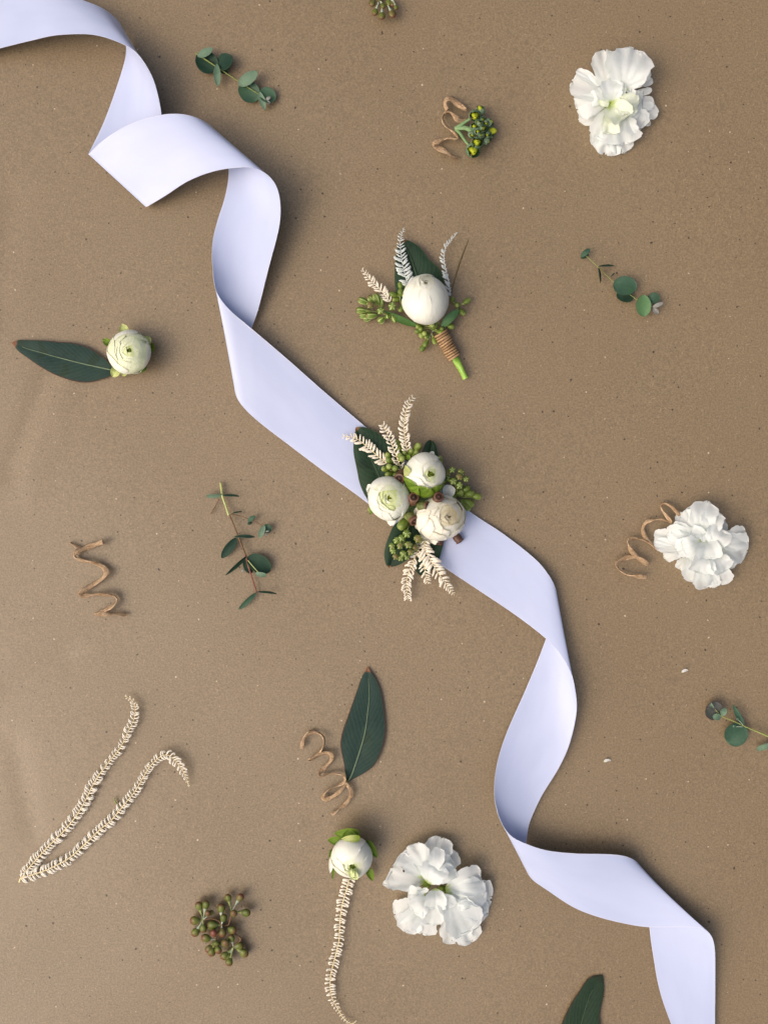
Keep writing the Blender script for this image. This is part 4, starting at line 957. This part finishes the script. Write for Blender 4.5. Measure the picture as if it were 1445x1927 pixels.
for nd, tp, r_, z1, mt, rg in [((320, 960), (80, 945), 40, 14, BS, .1), ((300, 900), (105, 825), 42, 16, BS, .1), ((330, 990), (120, 1010), 36, 8, BS, .1), ((330, 1000), (170, 1050), 36, 8, BS, .1), ((330, 1000), (190, 1010), 42, 16, BS, .1), ((320, 900), (215, 790), 38, 18, BS, .12),
                           ((350, 920), (290, 765), 44, 22, BS, .12), ((380, 930), (345, 800), 36, 14, BS, .12), ((400, 1020), (330, 1080), 46, 12, BS, .12), ((420, 980), (440, 1040), 40, 14, BS, .12), ((450, 960), (520, 1080), 34, 8, BS, .1),
                           ((600, 800), (450, 765), 32, 16, BG, 0), ((600, 830), (478, 835), 30, 14, BG, 0), ((580, 740), (560, 640), 30, 16, BG, 0), ((600, 800), (558, 720), 38, 20, BG, 0), ((650, 740), (640, 670), 30, 18, BG, 0), ((620, 880), (550, 960), 32, 12, BG, 0), ((640, 820), (600, 770), 34, 22, BG, 0),
                           ((900, 1150), (735, 1120), 30, 18, BG, 0), ((880, 1170), (722, 1175), 30, 16, BG, 0), ((880, 1190), (770, 1230), 36, 14, BG, 0), ((880, 1200), (830, 1250), 34, 12, BG, 0), ((905, 1180), (950, 1318), 30, 14, BG, 0), ((890, 1220), (825, 1345), 30, 14, BG, 0), ((860, 1290), (785, 1392), 32, 10, BG, 0),
                           ((930, 1160), (965, 1070), 34, 24, BG, 0), ((960, 1160), (1000, 1190), 32, 16, BG, 0), ((1060, 1100), (1155, 1135), 34, 18, BG, 0), ((1130, 870), (1140, 800), 26, 15, BG, 0), ((1220, 895), (1328, 822), 32, 16, BG, 0), ((1190, 930), (1275, 995), 32, 16, BG, 0), ((1180, 920), (1120, 800), 22, 10, BG, 0)]:
    bud(t, T, nd, tp, r_, mt=mt, z0=13, z1=z1, stem=STG, nm='berry', ridge=rg, blen=r_ * 3.3)
for c, r_, z, mt in [((240, 885), 46, 30, BS), ((480, 905), 50, 26, BS), ((355, 950), 46, 28, BS), ((830, 1200), 30, 26, BG), ((915, 1108), 32, 34, BG), ((1185, 888), 32, 24, BG), ((1020, 1150), 26, 20, BG), ((790, 1150), 30, 22, BG)]:
    bud(t, T, c, c, r_, mt=mt, z1=z, up=1.0, nm='berry', ridge=.24 if mt is BS else 0)
part('narrow_leaf', leafuv(blade(T.L([(1015, 1130, 16), (1100, 1040, 24), (1205, 945, 20)]), 95 / T.k, 'oval', .2, .4, .3)), RG, t, solid=.0002)
ly = [(1.0, 3, 22, 92, PR), (.988, 3, 16, 92, PR), (.965, 3, 12, 92, PR), (.935, 3, 8, 96, PR), (.90, 3, 4, 110, PRc)]
h_, put = ranunculus(t, 800.5, 564, 52, 43.5, (-.02, -1.05), ly, 33, nested=True, squash=1.04, core=.8, elong=(1.06, 1.45))
# stem and twine
part('stem', tube(T.L([(1010, 1170, 15), (1090, 1330, 14), (1150, 1440, 13), (1210, 1560, 11), (1275, 1690, 9)]), [6.5, 7.0, 7.2, 6.8, 6.4], 30, 14, .62, 0, .05, 3), STX, t)
wr = part('twine_wrap', tube(T.L([(1005, 1200, 15), (1080, 1330, 14), (1150, 1470, 13)]), [11.6, 11.0, 10.0], 14, 16), RAFD, t)
a_, b_ = np.array(T((1008, 1200, 15))), np.array(T((1152, 1455, 13))); dd = (b_ - a_) / np.linalg.norm(b_ - a_)
NN = np.cross([0, 0, 1.], dd); NN /= np.linalg.norm(NN); UU = np.cross(dd, NN)
for k in range(11):
    c = a_ + (b_ - a_) * (k / 10) + NN * rnd.uniform(-.4, .4); rr = 13.0 - 1.6 * k / 10 + rnd.uniform(-.4, .4); sk = rnd.uniform(-1.2, 1.2) + 1.0
    an = np.linspace(0, 2 * np.pi, 25)
    pts = c + NN * np.cos(an)[:, None] * rr + UU * np.sin(an)[:, None] * rr * .96 + dd * (np.cos(an) * sk)[:, None]
    pts[:, 2] = np.maximum(pts[:, 2], 2)
    part('twine_turn', tube(pts, 2.25, 30, 7, .8, 0, .05, k), RAFT, wr)

# ------------------------------------------------------------------ CORSAGE on the ribbon
T = Z(640, 730, 4.7)
t = thing('corsage', 'corsage of three ranunculus, leaves, berries and cream fronds on the ribbon', 'corsage', 785, 945)
for i, (l, m_, r_, z0, z1, mt) in enumerate([
    ([(430, 1080), (300, 1060), (225, 960), (175, 850), (148, 720), (122, 590), (118, 510), (130, 400), (140, 348)], [(430, 1000), (360, 820), (280, 640), (200, 480), (140, 348)], [(450, 950), (540, 760), (530, 600), (450, 490), (370, 430), (320, 390), (230, 352), (180, 346), (140, 348)], 12, 10, LD),
    ([(560, 1150), (480, 1210), (435, 1300), (400, 1400), (390, 1480), (405, 1560), (432, 1588)], [(650, 1180), (560, 1320), (480, 1480), (432, 1588)], [(720, 1220), (700, 1380), (620, 1490), (530, 1560), (432, 1588)], 14, 6, LD),
    ([(760, 1330), (700, 1450), (655, 1560), (680, 1630), (720, 1668)], [(840, 1330), (790, 1480), (720, 1668)], [(920, 1340), (900, 1430), (865, 1530), (800, 1620), (720, 1668)], 14, 6, LD),
    ([(700, 700), (715, 600), (750, 500), (780, 465), (808, 462)], [(800, 720), (800, 600), (808, 462)], [(880, 700), (865, 600), (845, 510), (825, 475), (808, 462)], 16, 14, LD)]):
    lf = part('leaf', outline_leaf([T(p)[:2] for p in l], [T(p)[:2] for p in m_], [T(p)[:2] for p in r_], z0, z1, 5, 4, seed=40 + i), mt, t, solid=.00025)
    mm = spline([T(p)[:2] for p in m_], 14); s = np.linspace(0, 1, 14)
    part('midrib', tube(np.c_[mm, z0 + (z1 - z0) * s + 5 * np.sin(np.pi * s) + .8][:11], [1.0, .4], 16, 6), VEIND, lf)
base = part('backing', revolve(T((650, 960, 3)), T((650, 960, 20)), np.array([40, 46, 44, 34, 12]), 20), GS, t)
for pts, ln, pit, cur, mt, sd, lp in [
    ([(410, 665, 22), (330, 600, 26), (240, 520, 26), (140, 445, 22), (20, 425, 16)], 13.5, 6.0, False, FR, 31, (1, 1.05, 1, .8, .45)),
    ([(540, 720, 30), (500, 610, 36), (450, 480, 40), (400, 370, 38), (370, 318, 34)], 11.0, 6.0, True, FR, 32, (.9, 1, 1, 1, .8)),
    ([(595, 570, 30), (580, 480, 36), (565, 350, 40), (580, 220, 40), (615, 130, 36), (648, 78, 30)], 11.0, 5.8, True, FR, 33, (1, 1, 1, .9, .6)),
    ([(740, 1330, 24), (660, 1500, 22), (590, 1700, 16), (600, 1880, 10)], 11.5, 5.6, True, FR, 34, (1, 1, 1, .7)),
    ([(750, 1350, 30), (740, 1480, 28), (750, 1620, 22), (780, 1735, 16)], 12.5, 5.6, False, FR, 35, (1, 1.1, 1, .5)),
    ([(740, 1400, 34), (820, 1560, 30), (900, 1680, 24), (1010, 1835, 14)], 14.5, 6.0, False, FR, 36, (1, 1.1, 1, .8, .35))]:
    frond(t, T.L(pts), ln, pit, 1.0, cur, False, mt, RACH, 1.0, .4, lp, seed=sd)
for pts in ([(600, 800, 20), (560, 700, 26), (540, 560, 28)], [(600, 800, 20), (480, 740, 26), (400, 720, 26)], [(640, 700, 24), (640, 600, 28), (670, 520, 28)], [(900, 850, 22), (970, 820, 26), (1050, 800, 28)],
            [(900, 900, 20), (1050, 960, 22), (1190, 965, 22)], [(900, 930, 18), (1050, 1010, 18), (1140, 1050, 16)], [(620, 1180, 20), (580, 1300, 26), (560, 1400, 26)], [(660, 1000, 40), (620, 1060, 34), (600, 1160, 26)]):
    part('branch', tube(T.L(pts), 1.5, 14, 7), STG, t)
for c, r_, z, mt in [((990, 725), 34, 44, BS), ((1070, 745), 34, 42, BS), ((1112, 805), 32, 38, BS), ((1055, 862), 38, 44, BS), ((1000, 825), 38, 50, BS), ((952, 750), 32, 40, BS), ((1018, 890), 32, 36, BS), ((945, 800), 34, 40, BS), ((1055, 785), 34, 50, BS),
                     ((590, 1290), 42, 48, BS), ((690, 1335), 44, 44, BS), ((500, 1348), 36, 42, BS), ((604, 1388), 38, 50, BS), ((530, 1395), 36, 50, BS), ((460, 1400), 34, 40, BS), ((470, 1442), 34, 38, BS), ((560, 1465), 36, 46, BS), ((622, 1452), 36, 42, BS), ((492, 1492), 32, 36, BS), ((535, 1505), 32, 34, BS), ((660, 1410), 36, 38, BS), ((590, 1495), 30, 34, BS), ((545, 1330), 36, 46, BS),
                     ((545, 625), 32, 44, BG), ((432, 695), 28, 42, BG), ((485, 712), 30, 46, BG), ((530, 600), 26, 40, BG), ((600, 1130), 40, 40, BG)]:
    bud(t, T, c, c, r_, mt=mt, z1=z, up=.9, nm='berry', ridge=.38 if mt is BS else 0)
for nd, tp, r_, z1, mt in [((555, 560), (485, 462), 30, 32, BG), ((560, 570), (500, 530), 28, 30, BG), ((470, 650), (405, 575), 26, 34, BG), ((500, 680), (410, 625), 30, 38, BG), ((480, 720), (365, 715), 28, 34, BG), ((500, 760), (400, 770), 30, 34, BG), ((560, 760), (470, 780), 30, 36, BG),
                           ((640, 580), (708, 490), 32, 36, BG), ((630, 600), (690, 555), 28, 34, BG), ((600, 600), (640, 545), 26, 36, BG), ((600, 640), (560, 560), 26, 36, BG), ((860, 640), (895, 615), 26, 34, BG), ((860, 660), (900, 650), 22, 34, BG),
                           ((1060, 940), (1145, 870), 30, 26, BG), ((1080, 950), (1190, 930), 32, 28, BG), ((1150, 950), (1250, 968), 32, 24, BG), ((1040, 940), (970, 960), 34, 30, BG), ((1100, 960), (1030, 905), 34, 28, BG), ((1070, 1000), (1150, 1080), 32, 18, BG), ((1080, 990), (1185, 1040), 36, 20, BG), ((1060, 980), (1100, 1060), 30, 18, BG), ((1000, 940), (1090, 920), 34, 32, BG),
                           ((640, 1100), (520, 1250), 46, 34, BG), ((330, 1050), (250, 1080), 30, 14, SEP)]:
    bud(t, T, nd, tp, r_, mt=mt if mt is not SEP else BG, z0=24, z1=z1, stem=STG, nm='berry', blen=r_ * 3.2)
for b_, m_, r_, z0, z1, bd in [((560, 740), (525, 800), 50, 40, 62, None), ((640, 1020), (652, 968), 48, 40, 76, None), ((850, 1000), (872, 962), 46, 50, 84, None), ((680, 1045), (775, 1045), 46, 60, 74, NUTG), ((600, 1110), (658, 1180), 50, 50, 66, NUTG), ((1010, 1290), (1060, 1360), 42, 12, 14, None), ((880, 1320), (870, 1385), 44, 14, 14, None)]:
    nut(t, T, b_, m_, r_, z0, z1, bd)
# three blooms
ly = [(1.0, 3, 44, 80, PR), (.97, 3, 37, 84, PR), (.945, 3, 31, 84, PR), (.91, 3, 26, 84, PRg), (.86, 4, 22, 64, PRi), (.82, 4, 17, 70, PRi), (.77, 4, 12, 76, PRg), (.71, 3, 7, 100, PRi)]
ranunculus(t, 731.5, 938, 52, 39.5, (.02, -.02), ly, 52, squash=.9, core=.58, eye=YB, elong=(1.06, 1.0))
ly = [(1.0, 3, 32, 80, PR), (.968, 3, 25, 84, PR), (.935, 3, 19, 84, PR), (.90, 3, 14, 88, PRg), (.86, 3, 10, 96, PRi)]
h2, put2 = ranunculus(t, 799.5, 893, 56, 38.5, (.34, -.02), ly, 61, squash=.98, core=.74, elong=(1.08, 1.57))
for ph, sp, tp, mt, sd in ((70, 44, 34, SEP, 1), (108, 42, 36, SEP, 2), (142, 34, 50, SEP, 3), (36, 32, 48, SEP, 4), (188, 16, 60, SEPy, 5)):
    head(h2, put2, 38.5, ph, sp, tp, mt, 1.065, 150, flare=.01, seed=sd)
ly = [(1.0, 4, 52, 56, PRc), (.975, 4, 45, 56, PRc), (.95, 4, 38, 56, PRc), (.925, 3, 32, 70, PRc), (.895, 3, 26, 76, PRc), (.86, 3, 21, 80, PRy), (.83, 3, 16, 84, PRy), (.79, 3, 11, 96, PRy), (.75, 3, 6, 110, PRy)]
h3, put3 = ranunculus(t, 829, 975, 50, 42.5, (.52, -.10), ly, 74, squash=.88, core=.64, eye=PRy, elong=(1.16, -.25))
for a, b, wd, z, mt, cu in [((740, 1120), (660, 1070), 90, (40, 52), PRc, .5), ((760, 1240), (665, 1215), 60, (34, 34), PRc, .4), ((820, 1260), (770, 1355), 170, (26, 24), PRc, .4), ((940, 980), (975, 860), 110, (34, 44), PW, .7),
                            ((880, 1300), (900, 1345), 120, (24, 20), PRc, .4), ((300, 900), (235, 880), 70, (30, 34), PR, .4), ((500, 1130), (420, 1192), 90, (24, 22), PR, .4), ((560, 1130), (540, 1190), 70, (26, 24), PRc, .4), ((760, 620), (835, 600), 90, (56, 52), PR, .4),
                            ((610, 640), (595, 590), 40, (50, 60), SEP, .5), ((300, 1090), (262, 1090), 60, (20, 12), SEP, .4)]:
    p0, p1 = T((*a, z[0])), T((*b, z[1])); m_ = [(p0[k] + p1[k]) / 2 for k in range(3)]; m_[2] += 3
    part('outer_petal' if mt is not SEP else 'sepal', blade([p0, m_, p1], wd / T.k, 'obov', 0, cu, 1.2, 12, 11, int(wd), .03), mt, t)
